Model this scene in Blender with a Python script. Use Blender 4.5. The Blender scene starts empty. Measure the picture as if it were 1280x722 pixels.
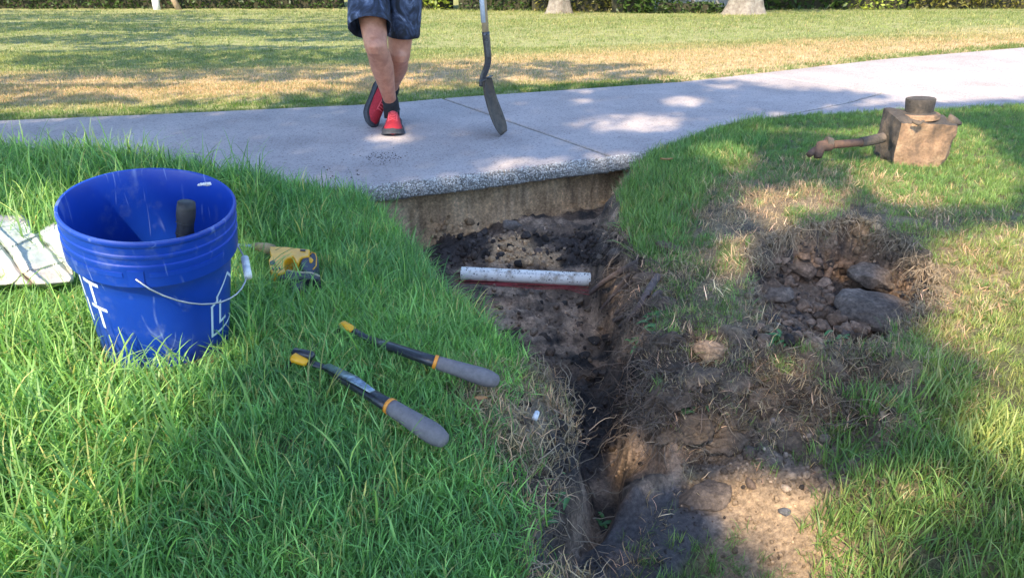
import bpy, bmesh, math, random
import numpy as np
from mathutils import Vector, Matrix, Euler

S = bpy.context.scene
COL = S.collection
R = math.radians
random.seed(7)
RNG = np.random.default_rng(11)

# ------------------------------------------------------------------ camera
H, PITCH, F = 0.95, R(25.5), 925.0
cam = bpy.data.cameras.new('camera')
cam.sensor_width = 36.0
cam.lens = 36.0 * F / 1280.0
cam.clip_start = 0.02
cam.clip_end = 1000.0
camo = bpy.data.objects.new('camera', cam)
COL.objects.link(camo)
camo.location = (0, 0, H)
camo.rotation_euler = (math.pi / 2 - PITCH, 0, 0)
S.camera = camo
S.render.resolution_x, S.render.resolution_y = 1024, 577

# ------------------------------------------------------------------ light
SUN_EL, SUN_AZ = R(48), R(-22)      # azimuth: the sun stands behind the camera, to its left
SUN_DIR = Vector((math.sin(SUN_AZ) * math.cos(SUN_EL), -math.cos(SUN_AZ) * math.cos(SUN_EL), math.sin(SUN_EL)))
world = bpy.data.worlds.new("World")
S.world = world
world.use_nodes = True
wn = world.node_tree
bg = wn.nodes['Background']
sky = wn.nodes.new('ShaderNodeTexSky')
sky.sky_type = 'NISHITA'
sky.sun_disc = False
sky.sun_elevation = SUN_EL
sky.sun_rotation = math.atan2(SUN_DIR.x, SUN_DIR.y)
sky.air_density = 1.0
sky.dust_density = 0.6
sky.ozone_density = 3.5
wn.links.new(sky.outputs[0], bg.inputs[0])
bg.inputs[1].default_value = 0.15
sun = bpy.data.lights.new('sun', 'SUN')
sun.energy = 2.9
sun.angle = R(0.5)
sun.color = (1.0, 0.84, 0.60)
suno = bpy.data.objects.new('sun', sun)
COL.objects.link(suno)
suno.location = SUN_DIR * 30
suno.rotation_euler = (-SUN_DIR).to_track_quat('-Z', 'Y').to_euler()
S.view_settings.view_transform = 'Standard'
S.view_settings.look = 'None'
S.view_settings.gamma = 1.0
S.view_settings.exposure = 1.82

# ------------------------------------------------------------------ photo <-> world
sp, cp = math.sin(PITCH), math.cos(PITCH)
def P(px, py, d):
    a, b = (px - 640) / F, (py - 361) / F
    return Vector((a * d, d * (cp - b * sp), H - d * (sp + b * cp)))
def G(px, py, z):
    b = (py - 361) / F
    return P(px, py, (H - z) / (sp + b * cp))
def Y(px, py, y):
    b = (py - 361) / F
    return P(px, py, y / (cp - b * sp))
def proj(x, y, z):
    dz = z - H
    d = np.maximum(y * cp - dz * sp, 1e-3)
    return 640 + F * x / d, 361 - F * (y * sp + dz * cp) / d

# ------------------------------------------------------------------ numpy helpers
def _h(ix, iy, iz, s):
    n = (ix * 374761393 + iy * 668265263 + iz * 2147483647 + s * 974711) & 0xffffffff
    n = ((n ^ (n >> 13)) * 1274126177) & 0xffffffff
    n = ((n ^ (n >> 15)) * 2246822519) & 0xffffffff
    return ((n ^ (n >> 16)) & 0xffff) / 65535.0
def vnoise(x, y, z=0.0, s=0):
    x, y, z = np.broadcast_arrays(np.asarray(x, float), np.asarray(y, float), np.asarray(z, float))
    ix, iy, iz = np.floor(x).astype(np.int64), np.floor(y).astype(np.int64), np.floor(z).astype(np.int64)
    fx, fy, fz = x - ix, y - iy, z - iz
    fx, fy, fz = [t * t * (3 - 2 * t) for t in (fx, fy, fz)]
    o = 0
    for a in (0, 1):
        for b in (0, 1):
            for c in (0, 1):
                w = (fx if a else 1 - fx) * (fy if b else 1 - fy) * (fz if c else 1 - fz)
                o = o + w * _h(ix + a, iy + b, iz + c, s)
    return o * 2 - 1
def fbm(x, y, z=0.0, s=0, o=4):
    t, a, f = 0, 1.0, 1.0
    for k in range(o):
        t = t + a * vnoise(np.asarray(x) * f, np.asarray(y) * f, np.asarray(z) * f, s + k * 17)
        a *= 0.5; f *= 2.03
    return t / 1.9
def sstep(a, b, x):
    t = np.clip((x - a) / (b - a), 0, 1)
    return t * t * (3 - 2 * t)
def poly_sd(x, y, poly):
    """signed distance, positive inside"""
    x, y = np.asarray(x, float), np.asarray(y, float)
    d = np.full(x.shape, 1e18); ins = np.zeros(x.shape, bool)
    n = len(poly)
    for i in range(n):
        ax, ay = poly[i][0], poly[i][1]; bx, by = poly[(i + 1) % n][0], poly[(i + 1) % n][1]
        ex, ey = bx - ax, by - ay
        t = np.clip(((x - ax) * ex + (y - ay) * ey) / (ex * ex + ey * ey + 1e-12), 0, 1)
        d = np.minimum(d, (x - ax - t * ex) ** 2 + (y - ay - t * ey) ** 2)
        if ay != by:
            c = ((ay > y) != (by > y)) & (x < (bx - ax) * (y - ay) / (by - ay) + ax)
            ins ^= c
    d = np.sqrt(d)
    return np.where(ins, d, -d)
class RBF:
    def __init__(s, pts, lam=1e-4):
        p = np.array([(a[0], a[1]) for a in pts]); z = np.array([a[2] for a in pts])
        n = len(p)
        r = np.hypot(p[:, None, 0] - p[None, :, 0], p[:, None, 1] - p[None, :, 1])
        K = s.k(r) + lam * np.eye(n)
        Q = np.c_[np.ones(n), p]
        A = np.block([[K, Q], [Q.T, np.zeros((3, 3))]])
        w = np.linalg.solve(A, np.r_[z, 0, 0, 0])
        s.p, s.w = p, w
    def k(s, r):
        return r * r * np.log(r + 1e-9)
    def __call__(s, x, y):
        o = s.w[-3] + s.w[-2] * x + s.w[-1] * y
        for i in range(len(s.p)):
            o = o + s.w[i] * s.k(np.hypot(x - s.p[i, 0], y - s.p[i, 1]))
        return o

# ------------------------------------------------------------------ path outline (world, from the photograph)
def xy(v): return (v[0], v[1])
near_edge = [(-9, 2.6), (-4, 2.75), (-2.0, 2.80), (-1.1, 2.72)] + [xy(G(px, py, 0)) for px, py in
            [(440, 236), (520, 226), (600, 217), (700, 204), (770, 196), (805, 190), (840, 180), (885, 163), (930, 153)]]
near_edge += [xy(G(1000, 146, 0)), xy(G(1280, 134, 0)), xy(G(1600, 120, 0))]
far_edge = [xy(G(px, py, 0)) for px, py in [(1500, 40), (1280, 59), (1100, 74), (950, 91), (850, 102), (720, 111), (600, 119), (480, 129), (200, 142), (0, 150)]] + [(-9, 3.4)]
PATH = near_edge + far_edge
nx = [p[0] for p in near_edge]; ny = [p[1] for p in near_edge]
fx_ = [p[0] for p in far_edge][::-1]; fy_ = [p[1] for p in far_edge][::-1]
def y_mid(x):
    return 0.5 * (np.interp(x, nx, ny) + np.interp(x, fx_, fy_))
def y_far(x):
    return np.interp(x, fx_, fy_)

ctl = [G(*a) for a in [
    (-200, 800, .19), (0, 700, .20), (0, 450, .20), (0, 330, .19), (200, 500, .20), (200, 650, .20), (350, 600, .185), (350, 450, .165),
    (500, 650, .15), (500, 530, .15), (600, 475, .13), (600, 620, .13), (700, 700, .09), (650, 480, .08), (730, 560, .04), (360, 330, .07), (430, 400, .10),
    (300, 300, .08), (520, 330, .0), (460, 262, -.03), (380, 240, -.02), (640, 440, .05), (560, 390, .04),
    (790, 230, -.02), (800, 300, .0), (820, 400, .0), (850, 500, -.02), (850, 205, .0), (920, 175, .0), (1000, 165, .02), (1280, 140, .02),
    (1140, 210, .04), (1280, 250, .06), (1000, 250, .08), (900, 300, .06), (1050, 440, .03), (1200, 400, .05), (1280, 500, .05), (1280, 700, .03),
    (1150, 600, .01), (1000, 560, -.05), (950, 650, -.11), (1100, 720, -.07), (850, 720, -.15), (870, 570, -.12), (930, 470, .0), (1060, 500, .0)]]
ctl += [Vector(a) for a in [(-2.0, 2.6, .21), (-1.3, 2.6, .18), (-1.0, 2.6, .125), (-.75, 2.6, .06), (-1.2, 2.1, .16), (-1.9, 1.6, .20), (-3, 2.5, .22), (-3, .5, .2), (3.2, .5, .05), (3.4, 3.8, .03), (0, 0, .08), (0.6, 0.1, -.1), (2, .2, .05)]]
rb = RBF(ctl, 2e-3)
def far_z(x, y):
    d = np.maximum(y - y_far(np.clip(x, -9, 6)), 0)
    d = np.minimum(d, 15.0)
    return -0.006 - 0.045 * d * sstep(0, 3, d) - 0.0 * x
def base_z(x, y):
    a = rb(np.clip(x, -3, 3.6), np.clip(y, -.2, 4.6))
    w = sstep(-.25, .25, y - y_mid(np.clip(x, -9, 6)))
    return a * (1 - w) + far_z(x, y) * w
def GT(px, py):
    """pixel -> base terrain"""
    z = 0.05
    for _ in range(25):
        v = G(px, py, z)
        z = 0.5 * z + 0.5 * float(base_z(np.array([v.x]), np.array([v.y]))[0])
    return G(px, py, z)
tre_px = [(500, 300), (525, 325), (560, 372), (620, 425), (662, 452), (690, 488), (692, 530), (676, 562), (655, 600), (690, 648), (780, 660), (850, 600), (842, 545),
          (826, 505), (850, 470), (828, 430), (806, 380), (812, 330), (775, 285), (772, 240)]
TRE = [xy(GT(*p)) for p in tre_px]
# the trench runs on under the slab: the soil wall stands 0.13 m behind the slab's edge
e0, e1 = G(440, 236, 0), G(805, 190, 0)
back = [(e1.x + .02, e1.y + .02), (e1.x - .04, e1.y + .14), (e0.x + .55, e0.y + .38), (e0.x + .2, e0.y + .25), (e0.x + .02, e0.y + .08)]
TRE = TRE + back
floor_ctl = [G(*a) for a in [(560, 345, -.27), (660, 352, -.27), (760, 350, -.27), (640, 385, -.30), (580, 400, -.27), (720, 400, -.33), (690, 450, -.31),
                             (770, 450, -.36), (760, 520, -.29), (730, 570, -.20), (690, 610, -.12), (790, 590, -.20), (820, 540, -.22), (565, 330, -.33), (690, 650, -.15), (730, 620, -.19)]] + [Y(*a) for a in [(640, 296, 3.0), (740, 290, 3.06), (690, 304, 3.0), (560, 314, 3.0), (500, 322, 2.95), (600, 300, 3.02), (650, 318, 2.85), (740, 312, 2.88)]]
floor_ctl += [Vector((e0.x + .05, e0.y + .12, -.35)), Vector((e0.x + .2, e0.y + .2, -.37)), Vector((e1.x, e1.y + .1, -.30)), Vector((e0.x + .5, e0.y + .40, -.32))]
rf = RBF(floor_ctl, 2e-3)
hole_px = [(940, 325), (968, 296), (1010, 282), (1060, 272), (1110, 286), (1150, 315), (1168, 350), (1165, 385), (1140, 400), (1110, 425), (1050, 440), (990, 432), (950, 400), (935, 360)]
HOLE = [xy(GT(*p)) for p in hole_px]
hf = RBF([G(*a) for a in [(1000, 370, -.05), (1080, 340, -.13), (1140, 345, -.17), (960, 400, -.02), (1050, 420, -.05), (950, 340, -.05), (1060, 310, -.17), (1120, 390, -.12), (1000, 310, -.13)]], 1e-3)

def masks(x, y):
    n = fbm(x * 9, y * 9, 0, 3, 4) * .042
    t = poly_sd(x, y, TRE)
    h = poly_sd(x, y, HOLE)
    p = poly_sd(x, y, PATH)
    wall = p > .02
    return t + np.where(wall, n * .25, n), h + n, p
PA_, PB_ = G(578, 341.5, -.265), G(752, 350, -.265)
CLAYC = xy(GT(810, 645))
CLAYP = [xy(GT(*p)) for p in [(684, 598), (770, 588), (850, 592), (896, 628), (914, 660), (876, 690), (780, 725), (664, 730), (656, 650)]]
def terrain(x, y, micro=True):
    x = np.asarray(x, float); y = np.asarray(y, float)
    t, h, p = masks(x, y)
    z = base_z(x, y)
    rough = fbm(x * 3.1, y * 3.1, 0, 21, 3) * .02
    near = 1 - sstep(3.0, 6.0, y)
    z = z + rough * near
    # broken ground on the right-hand mound
    px, py = proj(x, y, z)
    brk = sstep(-25, 25, poly_sd(px, py, [(790, 400), (900, 400), (1000, 440), (1150, 440), (1180, 520), (1080, 600), (1000, 640), (860, 600), (780, 540)]))
    z = z + brk * (fbm(x * 11, y * 11, 1, 31, 4) * .06 + .01 + .022 * np.abs(fbm(x * 26, y * 26, 1, 33, 3)) * (1 if micro else 0))
    if micro:
        z = z + fbm(x * 40, y * 40, 0, 41, 2) * .004 * near
    fl = np.minimum(rf(np.clip(x, -.9, .8), np.clip(y, .9, 3.5)), z - .005)
    hz = np.minimum(hf(np.clip(x, .4, 1.6), np.clip(y, 1.3, 2.7)), z - .005)
    cl = fbm(x * 13, y * 13, 2, 51, 4)
    if micro:
        fl = fl + cl * .042 + np.abs(fbm(x * 32, y * 32, 2, 61, 3)) * .03 - .008
        hz = hz + cl * .02 + np.abs(fbm(x * 28, y * 28, 2, 71, 3)) * .03 - .01
    ex, ey = PB_[0] - PA_[0], PB_[1] - PA_[1]; k_ = ((x - PA_[0]) * ex + (y - PA_[1]) * ey) / (ex * ex + ey * ey)
    sd_ = (x - PA_[0]) * ey / math.hypot(ex, ey) - (y - PA_[1]) * ex / math.hypot(ex, ey)      # positive on the viewer's side
    bed = (k_ > -.05) & (k_ < 1.1)
    fl = np.where(bed, np.minimum(fl, -.268 + .55 * np.maximum(-sd_ - .012, 0) + .0 * x - np.where(sd_ > -.02, .035 * (1 - sstep(.05, .09, sd_)), 0)), fl)
    wt = sstep(0.0, 1.0, t / np.where(p > -.02, .035, .12))
    wh = sstep(0.0, .045, h)
    z = z * (1 - wh) + hz * wh
    # under the slab
    wp = sstep(.0, .03, p)
    z = z * (1 - wp) + np.minimum(z, -.088) * wp
    z = np.where(p > .03, np.minimum(z, -.088), z)
    z = z * (1 - wt) + fl * wt
    c_ = poly_sd(x, y, CLAYP) + fbm(x * 16, y * 16, 0, 171, 3) * .02
    cz = -.150 + .10 * (x - CLAYC[0]) + .06 * (y - CLAYC[1]) + fbm(x * 10, y * 10, 0, 172, 4) * .022
    if micro: cz = cz + np.abs(fbm(x * 34, y * 34, 0, 173, 3)) * .012
    wc = sstep(-.004, .03, c_)
    return z * (1 - wc) + cz * wc
def tz(x, y):
    return float(terrain(np.array([x]), np.array([y]), False)[0])
def GZ(px, py):
    """pixel -> first point where the view ray meets the terrain"""
    ds = np.linspace(.7, 6, 1500)
    a, b = (px - 640) / F, (py - 361) / F
    X, Yy, Z = a * ds, ds * (cp - b * sp), H - ds * (sp + b * cp)
    T = terrain(X, Yy, False)
    k = np.argmax(Z < T)
    return Vector((X[k], Yy[k], Z[k]))

# ------------------------------------------------------------------ object helpers
def meta(o, label=None, cat=None, group=None, kind=None):
    if label: o['label'] = label
    if cat: o['category'] = cat
    if group: o['group'] = group
    if kind: o['kind'] = kind
    return o
def empty(name, loc, **k):
    o = bpy.data.objects.new(name, None)
    COL.objects.link(o); o.location = loc; o.empty_display_size = .05
    return meta(o, **k)
def smooth_mesh(me, ang=None):
    me.polygons.foreach_set('use_smooth', np.ones(len(me.polygons), bool))
    if ang is not None:
        me.set_sharp_from_angle(angle=R(ang))
def wloc(o):
    v = Vector((0, 0, 0))
    while o: v += o.location; o = o.parent
    return v
def mk(name, V, Fc, m, parent=None, origin=None, smooth=True, ang=None, **k):
    """V in WORLD coordinates; the mesh is stored relative to its parent or its own origin"""
    V = np.array([tuple(v) for v in V], float) if not isinstance(V, np.ndarray) else V
    me = bpy.data.meshes.new(name)
    if parent is not None:
        off = wloc(parent)
        o_loc = Vector((0, 0, 0))
    else:
        off = Vector(origin) if origin is not None else Vector(((V[:, 0].min() + V[:, 0].max()) / 2, (V[:, 1].min() + V[:, 1].max()) / 2, V[:, 2].min()))
        o_loc = off
    W = V - np.array(off)
    if isinstance(Fc, np.ndarray):
        n, c = Fc.shape
        me.vertices.add(len(W)); me.vertices.foreach_set('co', W.ravel())
        me.loops.add(n * c); me.loops.foreach_set('vertex_index', Fc.ravel().astype(np.int32))
        me.polygons.add(n); me.polygons.foreach_set('loop_start', np.arange(0, n * c, c, dtype=np.int32))
        me.update(calc_edges=True)
    else:
        me.from_pydata(W.tolist(), [], Fc)
    if smooth: smooth_mesh(me, ang)
    if m: me.materials.append(m)
    o = bpy.data.objects.new(name, me)
    COL.objects.link(o); o.location = o_loc
    if parent is not None: o.parent = parent
    return meta(o, **k)
def tube(path, rad, n=10, cap=True, flat=None, up=None):
    """path list of Vector; rad number/list or (a,b) ellipse list; returns V,F"""
    path = [Vector(p) for p in path]
    m = len(path)
    rad = list(rad) if isinstance(rad, (list, tuple, np.ndarray)) else [rad] * m
    V, Fc = [], []
    pn = None
    for i, p in enumerate(path):
        t = (path[min(i + 1, m - 1)] - path[max(i - 1, 0)]).normalized()
        if pn is None:
            u = Vector(up) if up else (Vector((0, 0, 1)) if abs(t.z) < .9 else Vector((1, 0, 0)))
            pn = (u - t * u.dot(t)).normalized()
        else:
            pn = (pn - t * pn.dot(t)).normalized()
        b = t.cross(pn)
        r = rad[i]
        ra, rb_ = r if isinstance(r, (tuple, list)) else (r, r)
        for j in range(n):
            a = 2 * math.pi * j / n
            V.append(p + pn * (math.cos(a) * ra) + b * (math.sin(a) * rb_))
    for i in range(m - 1):
        for j in range(n):
            k = (j + 1) % n
            Fc.append((i * n + j, i * n + k, (i + 1) * n + k, (i + 1) * n + j))
    if cap:
        Fc.append(tuple(range(n))[::-1]); Fc.append(tuple((m - 1) * n + j for j in range(n)))
    return V, Fc
def merge(*parts):
    V, Fc = [], []
    for v, f in parts:
        o = len(V); V += list(v); Fc += [tuple(i + o for i in q) for q in f]
    return V, Fc
def boxm(c, s, rot=None, taper=1.0):
    M = rot if rot else Matrix.Identity(3)
    V = []
    for z in (-1, 1):
        t = taper if z > 0 else 1
        for a, b in ((-1, -1), (1, -1), (1, 1), (-1, 1)):
            V.append(Vector(c) + M @ Vector((a * s[0] / 2 * t, b * s[1] / 2 * t, z * s[2] / 2)))
    return V, [(3, 2, 1, 0), (4, 5, 6, 7), (0, 1, 5, 4), (1, 2, 6, 5), (2, 3, 7, 6), (3, 0, 4, 7)]
def bevel(o, w, seg=2):
    b = o.modifiers.new('bevel', 'BEVEL'); b.width = w; b.segments = seg; b.limit_method = 'ANGLE'; b.angle_limit = R(35)
def catmull(pts, n=8):
    pts = [Vector(p) for p in pts]; P_ = [pts[0] * 2 - pts[1]] + pts + [pts[-1] * 2 - pts[-2]]
    out = []
    for i in range(1, len(P_) - 2):
        a, b, c, d = P_[i - 1:i + 3]
        for k in range(n):
            t = k / n
            out.append(0.5 * ((2 * b) + (c - a) * t + (2 * a - 5 * b + 4 * c - d) * t * t + (3 * b - a - 3 * c + d) * t ** 3))
    out.append(pts[-1]); return out
_ico = {}
def ico(sub):
    if sub not in _ico:
        bm = bmesh.new(); bmesh.ops.create_icosphere(bm, subdivisions=sub, radius=1)
        bm.verts.ensure_lookup_table()
        _ico[sub] = (np.array([v.co[:] for v in bm.verts]), np.array([[v.index for v in f.verts] for f in bm.faces])); bm.free()
    return _ico[sub]
def lump(sub, scale, seed, amp=.25, freq=1.6, facet=0.0):
    v, f = ico(sub)
    d = 1 + amp * fbm(v[:, 0] * freq + seed * 3.1, v[:, 1] * freq, v[:, 2] * freq + seed, seed, 4)
    w = v * d[:, None]
    if facet:
        r = np.random.default_rng(seed)
        for _ in range(9):
            q = r.normal(size=3); q /= np.linalg.norm(q)
            k = w @ q; lim = 1 - facet * r.uniform(.5, 1.2)
            w = w - np.outer(np.maximum(k - lim, 0), q)
    return w * np.array(scale), f

# ------------------------------------------------------------------ materials
def newmat(name):
    m = bpy.data.materials.new(name); m.use_nodes = True
    nt = m.node_tree; b = nt.nodes['Principled BSDF']
    return m, nt, b
def N(nt, t, **k):
    n = nt.nodes.new(t)
    for a, v in k.items(): setattr(n, a, v)
    return n
def noise(nt, scale, detail=4, rough=.6, vec=None, typ='ShaderNodeTexNoise'):
    n = N(nt, typ); n.inputs['Scale'].default_value = scale
    if 'Detail' in n.inputs: n.inputs['Detail'].default_value = detail
    if 'Roughness' in n.inputs: n.inputs['Roughness'].default_value = rough
    if vec: nt.links.new(vec, n.inputs['Vector'])
    return n
def ramp(nt, fac, stops):
    r = N(nt, 'ShaderNodeValToRGB'); e = r.color_ramp.elements
    while len(e) < len(stops): e.new(.5)
    for q, (p, c) in zip(e, stops):
        q.position = p; q.color = (*c, 1) if len(c) == 3 else c
    nt.links.new(fac, r.inputs[0]); return r
def mix(nt, fac, a, b, mode='MIX'):
    m = N(nt, 'ShaderNodeMix', data_type='RGBA', blend_type=mode)
    for s, v in ((0, fac), (6, a), (7, b)):
        if hasattr(v, 'links'): nt.links.new(v, m.inputs[s])
        elif s == 0: m.inputs[0].default_value = v
        else: m.inputs[s].default_value = (*v, 1)
    return m.outputs[2]
def bump(nt, b, h, strength=.5, dist=.002, nrm=None):
    n = N(nt, 'ShaderNodeBump'); n.inputs['Strength'].default_value = strength; n.inputs['Distance'].default_value = dist
    nt.links.new(h, n.inputs['Height'])
    if nrm: nt.links.new(nrm, n.inputs['Normal'])
    nt.links.new(n.outputs[0], b.inputs['Normal']); return n.outputs[0]
def vecpos(nt):
    g = N(nt, 'ShaderNodeNewGeometry'); return g.outputs['Position']
def objpos(nt):
    g = N(nt, 'ShaderNodeTexCoord'); return g.outputs['Object']
def simple(name, c1, c2=None, scale=20, rough=.6, bmp=0.0, bscale=200, bdist=.001, metal=0, spec=None, lo=.35, hi=.65, detail=5):
    m, nt, b = newmat(name)
    c2 = c2 or tuple(x * .8 for x in c1)
    v = objpos(nt)
    n = noise(nt, scale, detail, .65, v)
    r = ramp(nt, n.outputs[0], [(lo, c1), (hi, c2)])
    nt.links.new(r.outputs[0], b.inputs['Base Color'])
    b.inputs['Roughness'].default_value = rough; b.inputs['Metallic'].default_value = metal
    if spec is not None: b.inputs['Specular IOR Level'].default_value = spec
    if bmp:
        n2 = noise(nt, bscale, 5, .6, v); bump(nt, b, n2.outputs[0], bmp, bdist)
    return m

# concrete with exposed aggregate
def concrete_mat():
    m, nt, b = newmat('exposed aggregate concrete')
    v = vecpos(nt)
    vo = noise(nt, 125, typ='ShaderNodeTexVoronoi', vec=v)
    rr = ramp(nt, vo.outputs['Color'], [(0, (.06, .055, .055)), (.3, (.165, .15, .155)), (.7, (.28, .26, .26)), (1, (.50, .47, .46))])
    big = noise(nt, 2.2, 5, .6, v)
    rb_ = ramp(nt, big.outputs[0], [(.32, (.76, .70, .69)), (.68, (1.05, .98, .96))])
    c = mix(nt, 1.0, rr.outputs[0], rb_.outputs[0], 'MULTIPLY')
    # soil stains with shapes of their own
    a = N(nt, 'ShaderNodeAttribute'); a.attribute_name = 'stain'
    st = noise(nt, 28, 6, .7, v)
    mth = N(nt, 'ShaderNodeMath', operation='MULTIPLY'); nt.links.new(a.outputs['Fac'], mth.inputs[0])
    r2 = ramp(nt, st.outputs[0], [(.42, (0, 0, 0)), (.62, (1, 1, 1))]); nt.links.new(r2.outputs[0], mth.inputs[1])
    c = mix(nt, mth.outputs[0], c, (.13, .10, .075))
    nt.links.new(c, b.inputs['Base Color']); b.inputs['Roughness'].default_value = .85
    h = noise(nt, 190, typ='ShaderNodeTexVoronoi', vec=v)
    h2 = noise(nt, 420, 3, .6, v)
    ad = N(nt, 'ShaderNodeMath', operation='SUBTRACT'); nt.links.new(h2.outputs[0], ad.inputs[0]); nt.links.new(h.outputs['Distance'], ad.inputs[1])
    bump(nt, b, ad.outputs[0], .8, .003)
    return m
M_CONC = concrete_mat()
M_EDGE = simple('weathered slab edge', (.36, .34, .31), (.22, .20, .18), 60, .9, .8, 150, .004)

def ground_mat():
    m, nt, b = newmat('soil and thatch')
    v = vecpos(nt)
    a = N(nt, 'ShaderNodeAttribute'); a.attribute_name = 'albedo'
    n1 = noise(nt, 90, 6, .7, v); n2 = noise(nt, 14, 5, .65, v)
    r1 = ramp(nt, n1.outputs[0], [(.25, (.35, .34, .33)), (.5, (1, 1, 1)), (.75, (1.9, 1.85, 1.75))])
    r2 = ramp(nt, n2.outputs[0], [(.3, (.7, .69, .68)), (.7, (1.25, 1.25, 1.25))])
    c = mix(nt, 1, a.outputs['Color'], r1.outputs[0], 'MULTIPLY'); c = mix(nt, 1, c, r2.outputs[0], 'MULTIPLY')
    nt.links.new(c, b.inputs['Base Color'])
    wa = N(nt, 'ShaderNodeAttribute'); wa.attribute_name = 'wet'
    su = N(nt, 'ShaderNodeMath', operation='SUBTRACT'); su.inputs[0].default_value = .92; nt.links.new(wa.outputs['Fac'], su.inputs[1]); nt.links.new(su.outputs[0], b.inputs['Roughness'])
    b.inputs['Specular IOR Level'].default_value = .3
    n3 = noise(nt, 55, 8, .75, v)
    bump(nt, b, n3.outputs[0], .9, .012)
    return m
M_GROUND = ground_mat()

def blade_mat(name, trans=.35):
    m, nt, b = newmat(name)
    ia = N(nt, 'ShaderNodeAttribute', attribute_type='INSTANCER'); ia.attribute_name = 'tint'
    ba = N(nt, 'ShaderNodeAttribute'); ba.attribute_name = 'blade'
    sx = N(nt, 'ShaderNodeSeparateXYZ'); nt.links.new(ba.outputs['Vector'], sx.inputs[0])
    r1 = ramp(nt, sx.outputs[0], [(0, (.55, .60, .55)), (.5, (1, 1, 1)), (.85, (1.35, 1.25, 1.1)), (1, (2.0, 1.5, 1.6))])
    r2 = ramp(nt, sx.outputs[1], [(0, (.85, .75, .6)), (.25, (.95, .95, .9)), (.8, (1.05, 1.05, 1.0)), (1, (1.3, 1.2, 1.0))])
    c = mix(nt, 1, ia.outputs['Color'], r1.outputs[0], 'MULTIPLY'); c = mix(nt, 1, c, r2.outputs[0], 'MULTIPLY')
    nt.links.new(c, b.inputs['Base Color']); b.inputs['Roughness'].default_value = .45
    b.inputs['Specular IOR Level'].default_value = .45
    tr = N(nt, 'ShaderNodeBsdfTranslucent')
    c2 = mix(nt, 1, c, (1.25, 1.35, .7), 'MULTIPLY'); nt.links.new(c2, tr.inputs[0])
    ms = N(nt, 'ShaderNodeMixShader'); ms.inputs[0].default_value = trans
    nt.links.new(b.outputs[0], ms.inputs[1]); nt.links.new(tr.outputs[0], ms.inputs[2])
    nt.links.new(ms.outputs[0], nt.nodes['Material Output'].inputs[0])
    return m
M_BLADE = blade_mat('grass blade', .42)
M_STRAW = blade_mat('dry grass blade', .15)

def leaf_mat(name, c1, c2, sc=3.0):
    m, nt, b = newmat(name)
    v = vecpos(nt)
    n = noise(nt, sc, 3, .6, v); w = N(nt, 'ShaderNodeTexWhiteNoise'); 
    ge = N(nt, 'ShaderNodeAttribute'); ge.attribute_name = 'blade'
    sx = N(nt, 'ShaderNodeSeparateXYZ'); nt.links.new(ge.outputs['Vector'], sx.inputs[0])
    ad = N(nt, 'ShaderNodeMath', operation='MULTIPLY_ADD'); nt.links.new(sx.outputs[0], ad.inputs[0]); ad.inputs[1].default_value = .5
    nt.links.new(n.outputs[0], ad.inputs[2])
    r = ramp(nt, ad.outputs[0], [(.4, c1), (.95, c2)])
    nt.links.new(r.outputs[0], b.inputs['Base Color']); b.inputs['Roughness'].default_value = .5
    tr = N(nt, 'ShaderNodeBsdfTranslucent'); nt.links.new(r.outputs[0], tr.inputs[0])
    ms = N(nt, 'ShaderNodeMixShader'); ms.inputs[0].default_value = .3
    nt.links.new(b.outputs[0], ms.inputs[1]); nt.links.new(tr.outputs[0], ms.inputs[2])
    nt.links.new(ms.outputs[0], nt.nodes['Material Output'].inputs[0])
    return m
M_LEAF = leaf_mat('dark green leaves', (.02, .045, .012), (.06, .11, .02))
M_LEAFY = leaf_mat('yellow green leaves', (.10, .16, .02), (.30, .36, .05))
M_LEAFO = leaf_mat('olive leaves', (.06, .07, .015), (.22, .20, .04))
M_BARK = simple('grey oak bark', (.30, .27, .23), (.16, .13, .11), 14, .9, .8, 30, .02)

# ------------------------------------------------------------------ GROUND
def axis(lo, hi, step, far_lo, far_hi):
    a = list(np.arange(lo, hi + 1e-6, step))
    s, x = step, hi
    while x < far_hi: s *= 1.12; x += s; a.append(x)
    s, x = step, lo
    while x > far_lo: s *= 1.12; x -= s; a.insert(0, x)
    return np.array(a)
xs = axis(-2.6, 3.3, .0125, -220, 220); ys = axis(.35, 3.75, .0125, -60, 320)
GX, GY = np.meshgrid(xs, ys)
gx, gy = GX.ravel(), GY.ravel()
gz = terrain(gx, gy)
t_, h_, p_ = masks(gx, gy)
# steep faces: push the points about so that walls are not combed
gzr = gz.reshape(GX.shape)
dzy, dzx = np.gradient(gzr, ys, xs)
steep = np.clip(np.hypot(dzx, dzy).ravel() - .5, 0, 2) / 2
soft = np.where(p_ > .0, .25, 1.0)
ox = fbm(gx * 30, gy * 30, gz * 30, 81, 3) * .014 * steep * soft; oy = fbm(gx * 30, gy * 30, gz * 30 + 9, 91, 3) * .014 * steep * soft
GV = np.c_[gx + ox, gy + oy, gz]
ny_, nx_ = GX.shape
ii = (np.arange(ny_ - 1)[:, None] * nx_ + np.arange(nx_ - 1)[None, :]).ravel()
GF = np.c_[ii, ii + 1, ii + nx_ + 1, ii + nx_]
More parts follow.
